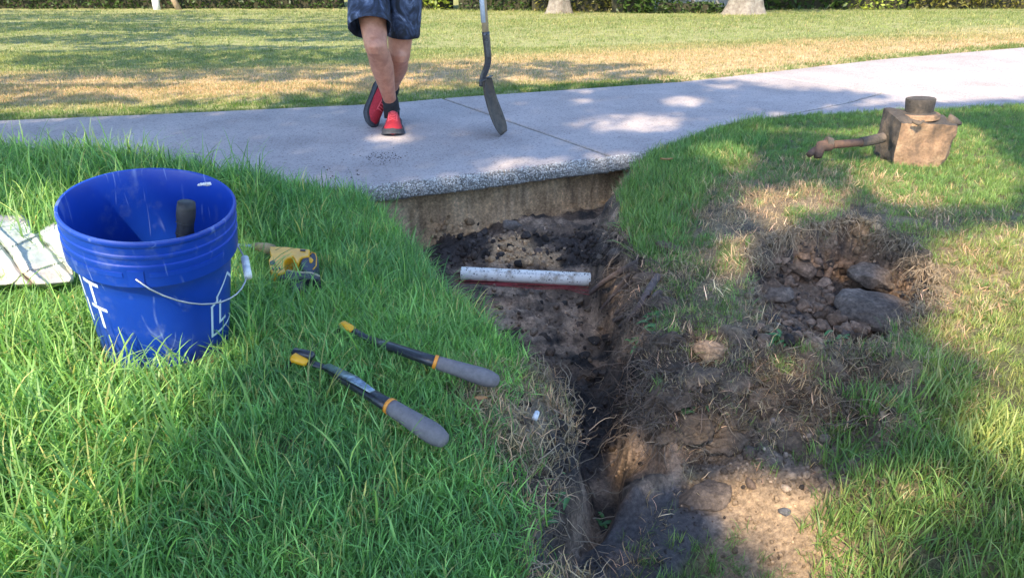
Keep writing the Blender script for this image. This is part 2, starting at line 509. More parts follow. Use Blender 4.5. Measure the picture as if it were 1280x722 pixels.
# albedo of the ground, by kind of soil
def lerp(a, b, w): return a * (1 - w[:, None]) + np.array(b) * w[:, None]
ppx, ppy = proj(gx, gy, gz)
n1 = fbm(gx * 5, gy * 5, 0, 101, 4); n2 = fbm(gx * 14, gy * 14, gz * 14, 111, 4); n3 = fbm(gx * 30, gy * 30, gz * 30, 121, 3)
def region(poly, soft=14, wob=18):
    return sstep(-soft, soft, poly_sd(ppx + n2 * wob, ppy + n1 * wob, poly))
A = np.tile(np.array([.10, .10, .05]), (len(gx), 1))
A = lerp(A, (.17, .15, .08), sstep(-.1, .5, n1))
fardist = gy - y_far(np.clip(gx, -9, 6))
lawn = sstep(-.1, .05, fardist)
A = lerp(A, (.24, .25, .11), lawn)
tan = lawn * (1 - sstep(1.3, 3.3, fardist + n1 * .5 + 1.1 * sstep(1.2, 4, gx))) * sstep(.18, .5, fardist + n2 * .2 + .3 * sstep(0, 1.2, gx))
A = lerp(A, (.42, .31, .18), tan * sstep(-.75, .15, n2 + .2))
# thatch and dry ground right of the trench
dry = region([(880, 225), (1000, 205), (1110, 235), (1180, 270), (1280, 290), (1280, 360), (1200, 400), (1230, 470), (1150, 560), (1040, 580), (900, 520), (810, 520), (800, 330), (840, 250)], 30)
A = lerp(A, (.21, .155, .10), dry * .8)
A = lerp(A, (.10, .075, .055), dry * sstep(.05, .5, n2))
A = lerp(A, (.17, .12, .082), region([(790, 400), (960, 400), (1110, 480), (1060, 620), (900, 600), (790, 560)]) * .9)
A = lerp(A, (.085, .062, .046), region([(785, 380), (850, 330), (880, 400), (960, 450), (1080, 490), (1090, 540), (960, 530), (880, 550), (800, 545)], 16) * sstep(-.35, .1, n2 + .15))
A = lerp(A, (.20, .155, .12), region([(850, 520), (1010, 520), (1110, 560), (1100, 600), (1000, 640), (880, 600)], 14))
A = lerp(A, (.28, .20, .13), region([(850, 590), (960, 595), (1040, 620), (1080, 700), (1100, 900), (900, 900), (890, 680), (850, 660)], 12))
A = lerp(A, (.40, .24, .14), region([(775, 560), (860, 550), (850, 590), (770, 595)], 8, 10))
A = lerp(A, (.24, .18, .13), region([(660, 480), (740, 500), (730, 540), (660, 545), (620, 520)], 16) * .8)
A = lerp(A, (.20, .155, .12), region([(680, 600), (740, 620), (745, 800), (660, 800), (660, 660)], 12) * .8)
# trench soil
tr = sstep(-.03, .02, t_)
A = lerp(A, (.12, .085, .062), tr)
A = lerp(A, (.28, .195, .135), tr * sstep(-.1, .3, n2))
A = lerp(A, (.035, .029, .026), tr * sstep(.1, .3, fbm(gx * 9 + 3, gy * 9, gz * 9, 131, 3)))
A = lerp(A, (.30, .21, .145), tr * region([(590, 385), (690, 385), (700, 430), (610, 440)], 10) * sstep(-.4, .2, n3))
A = lerp(A, (.36, .25, .17), tr * region([(705, 385), (750, 388), (748, 420), (700, 415)], 5, 8) * .8)
A = lerp(A, (.42, .27, .15), tr * region([(615, 300), (660, 292), (670, 312), (700, 318), (700, 335), (612, 330)], 6, 8))
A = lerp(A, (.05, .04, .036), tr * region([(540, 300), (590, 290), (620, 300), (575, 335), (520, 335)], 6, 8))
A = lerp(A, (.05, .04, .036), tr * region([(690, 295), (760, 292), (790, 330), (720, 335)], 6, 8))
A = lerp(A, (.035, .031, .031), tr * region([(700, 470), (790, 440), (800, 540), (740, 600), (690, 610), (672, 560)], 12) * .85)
cw_ = sstep(.0, .02, poly_sd(gx, gy, CLAYP) + n3 * .012)
A = lerp(A, (.072, .067, .070), cw_ * .95)
A = lerp(A, (.20, .165, .14), cw_ * sstep(.2, .6, n1 * .35 + .9 * sstep(860, 900, ppx)))
wall = tr * sstep(.05, .08, p_) * (1 - sstep(.055, .075, t_))
st_ = fbm(gx * 6, gy * 6, gz * 60, 141, 4)
A = lerp(A, (.40, .265, .15), wall)
A = lerp(A, (.27, .175, .10), wall * sstep(.0, .35, st_))
A = lerp(A, (.48, .34, .21), wall * sstep(.05, .4, -st_))
ck = sstep(.03, .0, np.abs(fbm(gx * 5 + .3 * fbm(gx * 9, gz * 9, 0, 5, 2), gz * 1.5, 7, 151, 2)))
A = lerp(A, (.08, .055, .04), wall * ck * .7)
A = lerp(A, (.20, .14, .09), wall * sstep(-.11, -.088, gz + .012 * n3))
# hole soil
ho = sstep(-.01, .02, h_)
A = lerp(A, (.20, .13, .085), ho)
A = lerp(A, (.05, .042, .04), ho * sstep(-.1, .3, n2))
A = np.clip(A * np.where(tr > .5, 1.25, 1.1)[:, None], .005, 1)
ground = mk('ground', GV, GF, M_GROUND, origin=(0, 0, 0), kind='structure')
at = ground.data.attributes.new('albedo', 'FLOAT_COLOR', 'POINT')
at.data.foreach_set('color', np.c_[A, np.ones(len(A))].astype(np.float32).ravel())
ground.data.attributes.new('wet', 'FLOAT', 'POINT').data.foreach_set('value', (cw_ * .45).astype(np.float32))

# ------------------------------------------------------------------ PATH of cast slabs
pathroot = empty('path', (0, 0, 0), kind='structure')
def slab(poly, stains=()):
    """poly: outline in xy, counter-clockwise; rough cast edge 0.085 thick"""
    pts = []
    n = len(poly)
    for i in range(n):
        a, b = Vector(poly[i]), Vector(poly[(i + 1) % n])
        k = max(1, int((b - a).length / .02))
        if a.length > 6 or b.length > 6: k = max(1, k // 6)
        for j in range(k): pts.append(a.lerp(b, j / k))
    n = len(pts)
    nor = []
    for i in range(n):
        t = (pts[(i + 1) % n] - pts[i - 1]).normalized(); nor.append(Vector((t.y, -t.x)))
    free = [abs(p.y - float(np.interp(p.x, nx, ny))) < .03 for p in pts]
    rings = [(-.020, 0), (-.010, -.0015), (-.003, -.006), (.003, -.016), (.006, -.032), (.004, -.048), (-.004, -.062), (-.012, -.074), (-.022, -.083)]
    V, Fc = [], []
    for k, (o, z) in enumerate(rings):
        for i in range(n):
            fr_ = free[i]
            p = pts[i] + nor[i] * (o if fr_ else min(o, 0) * .5)
            am = (0 if k == 0 else (.003 if k == 1 else .009 + .012 * (k > 5))) if fr_ else .0012
            d = float(fbm(p.x * 22, p.y * 22, z * 30, 5, 3)) * am
            q = p + nor[i] * d
            V.append((q.x, q.y, z + (0 if k < 2 else float(vnoise(p.x * 40, p.y * 40, z * 40, 8)) * .002)))
    for k in range(len(rings) - 1):
        for i in range(n):
            j = (i + 1) % n
            Fc.append((k * n + i, (k + 1) * n + i, (k + 1) * n + j, k * n + j))
    Fc.append(tuple(range(n))); Fc.append(tuple((len(rings) - 1) * n + i for i in range(n))[::-1])
    # grid inside the top so that stains have points to sit on
    o = mk('slab', V, Fc, M_CONC, parent=pathroot, ang=50)
    o.data.materials.append(M_EDGE)
    o.data.polygons.foreach_set('material_index', [0] * (n * 2) + [1] * (n * (len(rings) - 3)) + [0, 1])
    return o
def shrink(poly, d):
    P2 = [Vector(p) for p in poly]; n = len(P2); out = []
    for i in range(n):
        a, b, c = P2[i - 1], P2[i], P2[(i + 1) % n]
        t1, t2 = (b - a).normalized(), (c - b).normalized()
        n1_, n2_ = Vector((-t1.y, t1.x)), Vector((-t2.y, t2.x))
        m_ = (n1_ + n2_); m_ = m_ / max(m_.length_squared / 2, .5)
        out.append(b + m_ * d)
    return out
q = lambda px, py: xy(G(px, py, 0))
jA0, jA1 = q(768, 196.5), q(553, 122.5)
j30, j31 = q(940, 92), q(1240, 135.8)
jm = q(1103, 116)
j2 = [q(885, 163), q(955, 148.5), q(1010, 138), q(1060, 128)]
iN = near_edge.index(xy(G(805, 190, 0)))
slabA = [p for p in near_edge if p[0] < jA0[0]] + [jA0, jA1] + [p for p in far_edge if p[0] < jA1[0]]
slabB = [jA0] + [p for p in near_edge if jA0[0] + .03 < p[0] < j2[0][0] - .01] + j2 + [jm, j30] + [p for p in far_edge if jA1[0] < p[0] < j30[0]] + [jA1]
slabD = [j2[0], q(930, 153), q(1000, 146), j31, jm] + j2[:0:-1]
slabC = [j31, near_edge[-2], near_edge[-1]] + [p for p in far_edge if p[0] > j30[0]] + [j30, jm]
slabC = [j31] + [near_edge[-1]] + [p for p in far_edge if p[0] > j30[0]] + [j30, jm]
SL = [slab(shrink(s_, .0092)) for s_ in (slabA, slabB, slabD, slabC)]
# stone chips standing out of the slab's near edge
def chips():
    V, Fc, C = [], [], []
    base, bf = ico(1)
    pts = [Vector(G(px, py, 0)) for px, py in [(436, 236), (520, 226), (600, 217), (700, 204), (770, 196), (805, 190), (850, 177)]]
    cum = catmull(pts, 12)
    T, k = [], 0
    for _ in range(7500):
        u = random.random() * (len(cum) - 1.001); i = int(u)
        p = cum[i].lerp(cum[i + 1], u - i); t = (cum[i + 1] - cum[i]).normalized(); n = Vector((t.y, -t.x, 0))
        z = -random.random() ** 1.2 * .072 - .001
        off = np.interp(z, [-.083, -.062, -.032, -.006, 0], [-.022, -.004, .006, -.003, -.02]) - .0005
        s = random.uniform(.002, .0058)
        c = p + n * (off - .0012); c.z = z
        M_ = Euler((random.random() * 6, random.random() * 6, 0)).to_matrix()
        W = (base * np.array([s, s * random.uniform(.6, 1), s * random.uniform(.5, .9)])) @ np.array(M_) + np.array(c)
        V.append(W); Fc.append(bf + k * len(base)); C.append(np.full(len(base), random.random())); k += 1
    o = mk('exposed_pebbles', np.concatenate(V), np.concatenate(Fc), None, parent=SL[0], kind='stuff')
    m, nt, b = newmat('edge pebbles')
    a = N(nt, 'ShaderNodeAttribute'); a.attribute_name = 'rnd'
    r = ramp(nt, a.outputs['Fac'], [(0, (.17, .16, .15)), (.3, (.30, .28, .26)), (.6, (.42, .40, .38)), (1, (.64, .62, .59))])
    nt.links.new(r.outputs[0], b.inputs['Base Color']); b.inputs['Roughness'].default_value = .5
    o.data.materials.append(m)
    o.data.attributes.new('rnd', 'FLOAT', 'POINT').data.foreach_set('value', np.concatenate(C).astype(np.float32))
chips()
# crumbs of soil lying on the slab (the stain below the shoe)
def clod_field(name, centers, sizes, mat_, sub=1, kind='stuff', colors=None, amp=.35, **kw):
    V, Fc, C, k = [], [], [], 0
    vs = [lump(sub, (1, 1, 1), s, amp) for s in range(12)]
    for i, (c, s) in enumerate(zip(centers, sizes)):
        w, f = vs[i % 12]
        M_ = np.array(Euler((random.random() * 6, random.random() * 6, random.random() * 6)).to_matrix())
        V.append((w * np.array([s, s * random.uniform(.7, 1), s * random.uniform(.5, .9)])) @ M_ + np.array(c)); Fc.append(f + k); k += len(w)
        if colors is not None: C.append(np.tile(colors[i], (len(w), 1)))
    o = mk(name, np.concatenate(V), np.concatenate(Fc), mat_, kind=kind, **kw)
    if colors is not None:
        o.data.attributes.new('albedo', 'FLOAT_COLOR', 'POINT').data.foreach_set('color', np.c_[np.concatenate(C), np.ones(k)].astype(np.float32).ravel())
    return o

# ------------------------------------------------------------------ GRASS (instanced tufts; nobody could count the blades)
def tuft(nb, length, width, spread, curl, lean, seg=4, seed=0, crinkle=0.0, lmin=.45):
    r = np.random.default_rng(seed)
    V, Fc, B = [], [], []
    for _ in range(nb):
        L = length * r.uniform(lmin, 1.0); w = width * r.uniform(.6, 1.1)
        az = r.uniform(0, 2 * math.pi); el = r.uniform(0, lean)       # initial lean from vertical
        rad = spread * math.sqrt(r.random()); pa = r.uniform(0, 2 * math.pi)
        p = np.array([math.cos(pa) * rad, math.sin(pa) * rad, -.006])
        cu = curl * r.uniform(.3, 1.5); rn = r.random(); side = r.normal() * .25
        k0 = len(V)
        for s in range(seg + 1):
            t = s / seg
            ang = el + cu * t * t
            d = np.array([math.sin(ang) * math.cos(az), math.sin(ang) * math.sin(az), math.cos(ang)])
            b = np.array([-math.sin(az), math.cos(az), 0]) * math.cos(side) + np.array([0, 0, 1]) * math.sin(side)
            ww = w * (1 - t ** 2.2) * .5 * (.8 + .4 * min(1, t * 4))
            if s == seg:
                V.append(p); B.append((rn, t, 0))
            else:
                V.append(p - b * ww); V.append(p + b * ww); B += [(rn, t, 0)] * 2
            p = p + d * L / seg
            if crinkle: az += r.normal() * crinkle; el += r.normal() * crinkle * .5
        for s in range(seg - 1):
            a = k0 + 2 * s; Fc += [(a, a + 1, a + 3), (a, a + 3, a + 2)]
        a = k0 + 2 * (seg - 1); Fc.append((a, a + 1, a + 2))
    return np.array(V), np.array(Fc), np.array(B)
def scatter(name, protos, pts, rotz, tilt, scl, tint, mat_, **kw):
    """one object: prototype tufts and points in one mesh, a node group instances the tufts on the points"""
    Vs, Fs, Bs, pid = [], [], [], []
    k = 0
    for i, (v, f, b) in enumerate(protos):
        Vs.append(v + np.array([0, 0, -50.0 * 0])); Fs.append(f + k); Bs.append(b); pid.append(np.full(len(v), i)); k += len(v)
    n = len(pts)
    Vs.append(pts); pid.append(np.full(n, -1)); Bs.append(np.zeros((n, 3)))
    V = np.concatenate(Vs); pid = np.concatenate(pid)
    me = bpy.data.meshes.new(name)
    Fa = np.concatenate(Fs)
    me.vertices.add(len(V)); me.vertices.foreach_set('co', V.ravel())
    me.loops.add(Fa.size); me.loops.foreach_set('vertex_index', Fa.ravel().astype(np.int32))
    me.polygons.add(len(Fa)); me.polygons.foreach_set('loop_start', np.arange(0, Fa.size, 3, dtype=np.int32))
    me.update(calc_edges=True)
    me.materials.append(mat_)
    smooth_mesh(me)
    def attr(nm, ty, data, key):
        me.attributes.new(nm, ty, 'POINT').data.foreach_set(key, np.ascontiguousarray(data).ravel())
    pad = lambda a, w: np.concatenate([np.zeros((len(V) - n, w)), a.reshape(n, w)])
    attr('pid', 'INT', pid.astype(np.int32), 'value')
    attr('idx', 'INT', pad(RNG.integers(0, len(protos), n).astype(float), 1).astype(np.int32), 'value')
    attr('blade', 'FLOAT_VECTOR', np.concatenate(Bs).astype(np.float32), 'vector')
    attr('rot', 'FLOAT_VECTOR', pad(np.c_[tilt, rotz], 3).astype(np.float32), 'vector')
    attr('scl', 'FLOAT', pad(scl, 1).astype(np.float32), 'value')
    attr('tint', 'FLOAT_COLOR', np.c_[pad(tint, 3), np.ones(len(V))].astype(np.float32), 'color')
    o = bpy.data.objects.new(name, me); COL.objects.link(o)
    g = bpy.data.node_groups.new(name, 'GeometryNodeTree')
    g.interface.new_socket('Geometry', in_out='INPUT', socket_type='NodeSocketGeometry')
    g.interface.new_socket('Geometry', in_out='OUTPUT', socket_type='NodeSocketGeometry')
    gi, go = g.nodes.new('NodeGroupInput'), g.nodes.new('NodeGroupOutput')
    def named(nm, ty):
        a = g.nodes.new('GeometryNodeInputNamedAttribute'); a.data_type = ty; a.inputs[0].default_value = nm
        return next(s for s in a.outputs if s.enabled and s.name == 'Attribute')
    pidn = named('pid', 'INT')
    def sep(k):
        c = g.nodes.new('FunctionNodeCompare'); c.data_type = 'INT'; c.operation = 'EQUAL'
        ins = [s for s in c.inputs if s.enabled]
        g.links.new(pidn, ins[0]); ins[1].default_value = k
        s = g.nodes.new('GeometryNodeSeparateGeometry'); s.domain = 'POINT'
        g.links.new(gi.outputs[0], s.inputs[0]); g.links.new(c.outputs[0], s.inputs[1])
        return s.outputs[0]
    jn = g.nodes.new('GeometryNodeJoinGeometry')
    for i in range(len(protos)):
        ti = g.nodes.new('GeometryNodeGeometryToInstance'); g.links.new(sep(i), ti.inputs[0]); g.links.new(ti.outputs[0], jn.inputs[0])
    ip = g.nodes.new('GeometryNodeInstanceOnPoints')
    mp = g.nodes.new('GeometryNodeMeshToPoints')
    g.links.new(sep(-1), mp.inputs[0])
    g.links.new(mp.outputs[0], ip.inputs['Points']); g.links.new(jn.outputs[0], ip.inputs['Instance'])
    ip.inputs['Pick Instance'].default_value = True
    g.links.new(named('idx', 'INT'), ip.inputs['Instance Index'])
    e2r = g.nodes.new('FunctionNodeEulerToRotation'); g.links.new(named('rot', 'FLOAT_VECTOR'), e2r.inputs[0])
    g.links.new(e2r.outputs[0], ip.inputs['Rotation'])
    g.links.new(named('scl', 'FLOAT'), ip.inputs['Scale'])
    g.links.new(ip.outputs[0], go.inputs[0])
    o.modifiers.new('scatter', 'NODES').node_group = g
    return meta(o, kind='stuff', **kw)
def sample(n, x0, x1, y0, y1):
    return RNG.uniform(x0, x1, n), RNG.uniform(y0, y1, n)
# placeholder-free footprints where no grass may stand: bucket, block, chunk
BK = P(186, 253, 1.37)                      # centre of the bucket's rim
BKB = Vector((BK.x, BK.y, tz(BK.x, BK.y)))
BLK = GT(1141, 208)
CLAY = GZ(805, 640)
keepout = [(*xy(G(8, 318, .21)), .055), (*xy(G(45, 330, .21)), .05), (*xy(G(-40, 318, .21)), .06), (BK.x - .02, BK.y, .132), (BK.x - .02, BK.y - .02, .128), (BLK.x, BLK.y + .08, .12)]
TOOLS = [(xy(G(*a, .15)), xy(G(*b, .15)), w) for a, b, w in [((620, 478), (470, 428), .03), ((556, 552), (412, 464), .03), ((380, 452), (362, 444), .02), ((424, 404), (444, 412), .012)]]
TOOLS += [(xy(G(*a, .10)), xy(G(*b, .10)), w) for a, b, w in [((345, 318), (395, 330), .055), ((350, 345), (395, 350), .05), ((310, 312), (345, 318), .03)]]
TOOLS += [(xy(G(*a, .24)), xy(G(*b, .24)), w) for a, b, w in [((-40, 320), (70, 320), .07), ((-40, 350), (80, 350), .05)]]
def tool_d(x, y):
    d = np.full(x.shape, 9.0)
    for (ax, ay), (bx, by), w in TOOLS:
        ex, ey = bx - ax, by - ay
        t = np.clip(((x - ax) * ex + (y - ay) * ey) / (ex * ex + ey * ey), 0, 1)
        d = np.minimum(d, np.hypot(x - ax - t * ex, y - ay - t * ey) - w)
    return d
def grow(x, y, dens, zoff=0):
    z = terrain(x, y)
    px, py = proj(x, y, z)
    t, h, p = masks(x, y)
    d = dens(px, py, x, y, t, h, p)
    for cx, cy, r in keepout: d = np.where(np.hypot(x - cx, y - cy) < r, 0, d)
    k = RNG.random(len(x)) < d
    return x[k], y[k], z[k], px[k], py[k]
def pmask(px, py, poly, soft=10):
    return sstep(-soft, soft, poly_sd(px, py, poly))
def tints(x, y, a, b, c=None, sc=3.0, seed=0, var=.18):
    n = np.clip(.5 + .7 * fbm(x * sc, y * sc, 0, 200 + seed, 3) + RNG.normal(0, .18, len(x)), 0, 1)
    t = lerp(np.tile(np.array(a, float), (len(x), 1)), b, n)
    if c is not None: t = lerp(t, c, (RNG.random(len(x)) < .06).astype(float))
    return t * np.exp(RNG.normal(0, var, len(x)))[:, None]

SHORE = [(-800, -300), (300, 120), (380, 205), (445, 245), (470, 262), (500, 300), (560, 372), (620, 425), (650, 450), (668, 490), (640, 520), (650, 570), (700, 600), (705, 640), (690, 700), (690, 1400), (-1400, 1400)]
def d_left(px, py, x, y, t, h, p):
    thin = 1 - .85 * pmask(px, py, [(560, 470), (700, 450), (760, 500), (740, 560), (720, 900), (640, 900), (640, 640), (590, 560)], 25)
    return pmask(px, py, SHORE, 8) * (t < -.0) * (p < -.01) * thin * np.where(y < y_mid(x), 1, 0)
g_dark, g_mid, g_yel = (.11, .27, .10), (.21, .40, .115), (.42, .43, .16)
x, y = sample(17500, -2.6, .35, .55, 3.0)
x, y, z, px, py = grow(x, y, lambda px, py, x, y, t, h, p: d_left(px, py, x, y, t, h, p) * (1 - .85 * pmask(px, py, [(270, 460), (420, 440), (640, 430), (760, 500), (760, 900), (150, 900), (180, 620)], 35)))
n = len(x)
sc = RNG.uniform(.55, 1.1, n) * (1 - .50 * pmask(px, py, [(300, 500), (640, 440), (760, 500), (760, 900), (150, 900), (200, 620)], 60)) * np.where(px < 240, 1.0, .92)
sc = sc * (.52 + .48 * sstep(0, .05, tool_d(x, y)))
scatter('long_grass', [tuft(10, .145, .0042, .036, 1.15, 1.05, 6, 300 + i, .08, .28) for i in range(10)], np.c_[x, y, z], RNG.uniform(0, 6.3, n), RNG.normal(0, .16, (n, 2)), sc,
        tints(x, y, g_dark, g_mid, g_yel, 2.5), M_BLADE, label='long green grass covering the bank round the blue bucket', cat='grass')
x, y = sample(44000, -2.6, .4, .5, 3.0)
x, y, z, px, py = grow(x, y, lambda px, py, x, y, t, h, p: np.maximum(d_left(px, py, x, y, t, h, p), .0) * np.where(tool_d(x, y) < 0, .6, 1))
n = len(x)
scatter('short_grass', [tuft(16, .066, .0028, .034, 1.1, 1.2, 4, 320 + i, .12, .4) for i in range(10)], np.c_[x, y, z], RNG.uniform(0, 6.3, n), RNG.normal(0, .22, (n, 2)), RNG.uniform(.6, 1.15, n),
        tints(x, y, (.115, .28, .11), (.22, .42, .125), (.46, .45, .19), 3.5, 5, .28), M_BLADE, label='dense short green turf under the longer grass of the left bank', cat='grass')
# a few very long arching blades
x, y = sample(2200, -2.4, .3, .6, 2.9)
x, y, z, px, py = grow(x, y, lambda px, py, x, y, t, h, p: d_left(px, py, x, y, t, h, p) * np.where((px < 330) & ((py < 450) | (px < 200)), .95, .07) * (tool_d(x, y) > .03))
n = len(x)
scatter('arching_grass', [tuft(4, .25, .0048, .02, 1.6, .8, 8, 340 + i, .05, .5) for i in range(8)], np.c_[x, y, z], RNG.uniform(0, 6.3, n), RNG.normal(0, .1, (n, 2)), RNG.uniform(.6, 1.05, n),
        tints(x, y, g_mid, (.27, .42, .13), g_yel, 2.5, 1), M_BLADE, label='long arching single blades standing above the left bank grass', cat='grass')
# dry broken grass along the trench and on the mound
R_DRY = [(850, 215), (1000, 195), (1110, 222), (1200, 270), (1280, 280), (1290, 380), (1210, 410), (1250, 480), (1160, 580), (1060, 600), (900, 560), (800, 545), (770, 480), (800, 330), (810, 260)]
def d_dry(px, py, x, y, t, h, p):
    a = pmask(px, py, R_DRY, 25) * (h < .03) * (t < .05) * (.25 + .5 * sstep(-.2, .3, fbm(x * 4, y * 4, 0, 79, 3)))
    a = np.maximum(a, .8 * pmask(px, py, [(800, 430), (1120, 430), (1160, 540), (1010, 560), (820, 540)], 15) * (t < .02))
    b = pmask(px, py, [(560, 470), (700, 445), (755, 500), (735, 560), (745, 640), (740, 900), (660, 900), (650, 640), (590, 560)], 14) * (t < .03)
    c = (np.abs(t + .01) < .03) * .35 * (px > 500)
    return np.maximum(np.maximum(a, b), c) * (p < -.01) * np.where(y < y_mid(x), 1, 0)
x, y = sample(30000, -.4, 2.6, .6, 3.3)
x, y, z, px, py = grow(x, y, d_dry)
n = len(x)
scatter('dry_thatch', [tuft(11, .050, .0018, .03, 1.5, 1.35, 4, 370 + i, .30) for i in range(8)], np.c_[x, y, z], RNG.uniform(0, 6.3, n), RNG.normal(0, .4, (n, 2)), RNG.uniform(.5, 1.2, n),
        tints(x, y, (.24, .175, .11), (.44, .34, .215), (.16, .23, .08), 5, 2, .3), M_STRAW, label='dry tangled straw covering the mound round the hole', cat='dry grass')
# short green grass on the right
R_GRN = [(770, 330), (775, 230), (830, 175), (930, 140), (1290, 120), (1700, 100), (1700, 900), (1010, 900), (1010, 640), (1090, 560), (1180, 480), (1180, 400), (1180, 300), (1080, 240), (960, 225), (880, 250), (830, 330)]
def d_right(px, py, x, y, t, h, p):
    a = pmask(px, py, R_GRN, 22)
    drz = pmask(px, py, [(1150, 260), (1290, 270), (1290, 350), (1200, 400), (1150, 330)], 20) * .75
    drz = np.maximum(drz, .6 * pmask(px, py, [(890, 190), (960, 180), (960, 230), (880, 240)], 10))
    a = a * (1 - drz)
    a = np.maximum(a, .85 * pmask(px, py, R_DRY, 20) * sstep(-.25, .15, fbm(x * 5, y * 5, 0, 77, 3)))
    a = np.maximum(a, .8 * pmask(px, py, [(840, 400), (900, 380), (1060, 420), (1080, 450), (960, 470), (900, 450)], 15) * sstep(-.2, .2, fbm(x * 9, y * 9, 0, 78, 3)))
    a = np.maximum(a, .55 * pmask(px, py, [(790, 672), (950, 668), (1030, 800), (750, 800)], 12))
    return a * ((t < .0) | (py > 660)) * (h < -.01) * (p < -.005) * np.where(y < y_mid(x), 1, 0)
x, y = sample(62000, .2, 4.6, .5, 4.6)
x, y, z, px, py = grow(x, y, d_right)
n = len(x)
lo = pmask(px, py, [(1020, 480), (1180, 440), (1290, 560), (1700, 600), (1700, 900), (1000, 900), (1030, 640)], 30)
rim = pmask(px, py, [(770, 330), (770, 230), (830, 170), (960, 140), (960, 180), (880, 240), (850, 330)], 10)
sc = RNG.uniform(.5, 1.1, n) * (.5 + .5 * lo + .5 * rim)
dens_cut = RNG.random(n) > .12 * lo
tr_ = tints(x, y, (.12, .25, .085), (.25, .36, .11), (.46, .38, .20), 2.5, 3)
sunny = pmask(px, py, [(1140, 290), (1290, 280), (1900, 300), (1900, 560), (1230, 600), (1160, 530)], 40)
tr_ = lerp(tr_, (.40, .42, .15), sunny * .65 * (RNG.random(n) < .8))  # yellower grass, with this patch's sunlight also put into the tint
x, y, z, px, py, sc, tr_ = [q_[dens_cut] for q_ in (x, y, z, px, py, sc, tr_)]
n = len(x)
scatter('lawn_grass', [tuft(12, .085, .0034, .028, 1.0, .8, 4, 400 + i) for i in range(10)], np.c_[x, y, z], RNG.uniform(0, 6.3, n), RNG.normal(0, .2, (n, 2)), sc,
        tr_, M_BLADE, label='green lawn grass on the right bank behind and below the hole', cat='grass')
# mown lawn beyond the path
def d_far(px, py, x, y, t, h, p):
    d = y - y_far(np.clip(x, -9, 6))
    return (p < -.01) * (d > .0) * np.where((px > -420) & (px < 1700), 1, 0)
x = []; y = []
for (a, b, cnt, w0, w1) in [(3.6, 5.5, 27000, -6, 5.0), (5.2, 8.5, 36000, -9, 9), (8.5, 14, 22000, -14, 14), (14, 19, 9000, -18, 18)]:
    u, v = sample(cnt, w0, w1, a, b); x.append(u); y.append(v)
x, y = np.concatenate(x), np.concatenate(y)
x, y, z, px, py = grow(x, y, d_far)
n = len(x)
fd = y - y_far(np.clip(x, -9, 6))
nn = fbm(x * 1.3, y * 2.2, 0, 601, 4)
tn = (1 - sstep(1.3, 3.2, fd + nn * .9 + 1.0 * sstep(1.2, 4, x))) * sstep(.2, .6, fd + nn * .2 + .35 * sstep(0, 1.2, x))
ti = tints(x, y, (.165, .235, .085), (.30, .335, .14), (.42, .37, .20), .8, 4, .15)
ti = lerp(ti, (.50, .38, .25), np.clip(tn * 1.0, 0, 1) * (RNG.random(n) < .84))
ti = lerp(ti, (.10, .20, .04), (fd < .22).astype(float) * .8)
scatter('mown_lawn', [tuft(14, .034, .0032, .05, .9, 1.1, 3, 440 + i) for i in range(8)], np.c_[x, y, z], RNG.uniform(0, 6.3, n), RNG.normal(0, .15, (n, 2)),
        RNG.uniform(.7, 1.2, n) * np.interp(y, [5, 8, 14, 19], [1, 1.25, 1.8, 2.4]), ti, M_BLADE, label='mown lawn with dry tan patches beyond the concrete path', cat='lawn')

# ------------------------------------------------------------------ THE TREES THAT SHADE THE PLACE (behind and beside the camera)
def ell(px, py, cx, cy, rx, ry, soft=.25):
    d = np.hypot((px - cx) / rx, (py - cy) / ry)
    return 1 - sstep(1 - soft, 1 + soft, d)
def lit_near(px, py, x, y):
    w = 10 * fbm(x * 4, y * 4, 0, 901, 3); u = 10 * fbm(x * 4, y * 4, 5, 902, 3)
    X_, Y_ = px + w, py + u
    L = pmask(X_, Y_, [(-900, 315), (-20, 305), (50, 240), (290, 235), (318, 320), (350, 385), (325, 440), (270, 520), (215, 590), (200, 650), (80, 760), (-900, 900)], 10)
    L = L * (1 - .8 * ell(X_, Y_, -10, 600, 50, 40))
    for p in ([(1165, 300), (1300, 270), (1900, 260), (1900, 600), (1240, 610), (1190, 545), (1240, 460), (1120, 405), (1100, 390), (1150, 330)],
              [(855, 588), (1000, 592), (1085, 640), (1190, 780), (1010, 780), (930, 660), (880, 640)],
              [(1085, 150), (1215, 150), (1290, 215), (1260, 265), (1100, 262), (1060, 230)],
              [(905, 250), (1000, 232), (1075, 245), (1050, 268), (960, 295), (925, 350), (895, 350)]):
        L = np.maximum(L, pmask(X_, Y_, p, 9))
    for e in ((905, 198, 45, 18), (1040, 200, 35, 8), (1150, 612, 75, 36), (1090, 650, 60, 40), (885, 437, 26, 18), (1020, 165, 90, 6), (640, 318, 28, 9), (960, 470, 26, 12), (805, 575, 35, 14),
              (450, 330, 14, 6), (640, 640, 14, 8), (1150, 370, 60, 28)):
        L = np.maximum(L, ell(X_, Y_, *e))
    P_ = 0
    for e in ((795, 170, 72, 15), (742, 126, 18, 4), (858, 141, 28, 7), (505, 185, 34, 14), (648, 222, 42, 9), (690, 222, 18, 5), (735, 141, 16, 3), (575, 136, 12, 2), (905, 122, 26, 5)):
        P_ = np.maximum(P_, ell(px + w * .6, py + u * .4, *e, .45) * .9)
    P_ = np.maximum(P_, pmask(px + w, py + u * .5, [(850, 100), (900, 116), (985, 124), (1100, 134), (1010, 150), (1290, 140), (1900, 140), (1900, -50), (1000, -50), (870, 80)], 5))
    return np.clip(np.maximum(L, P_), 0, 1)
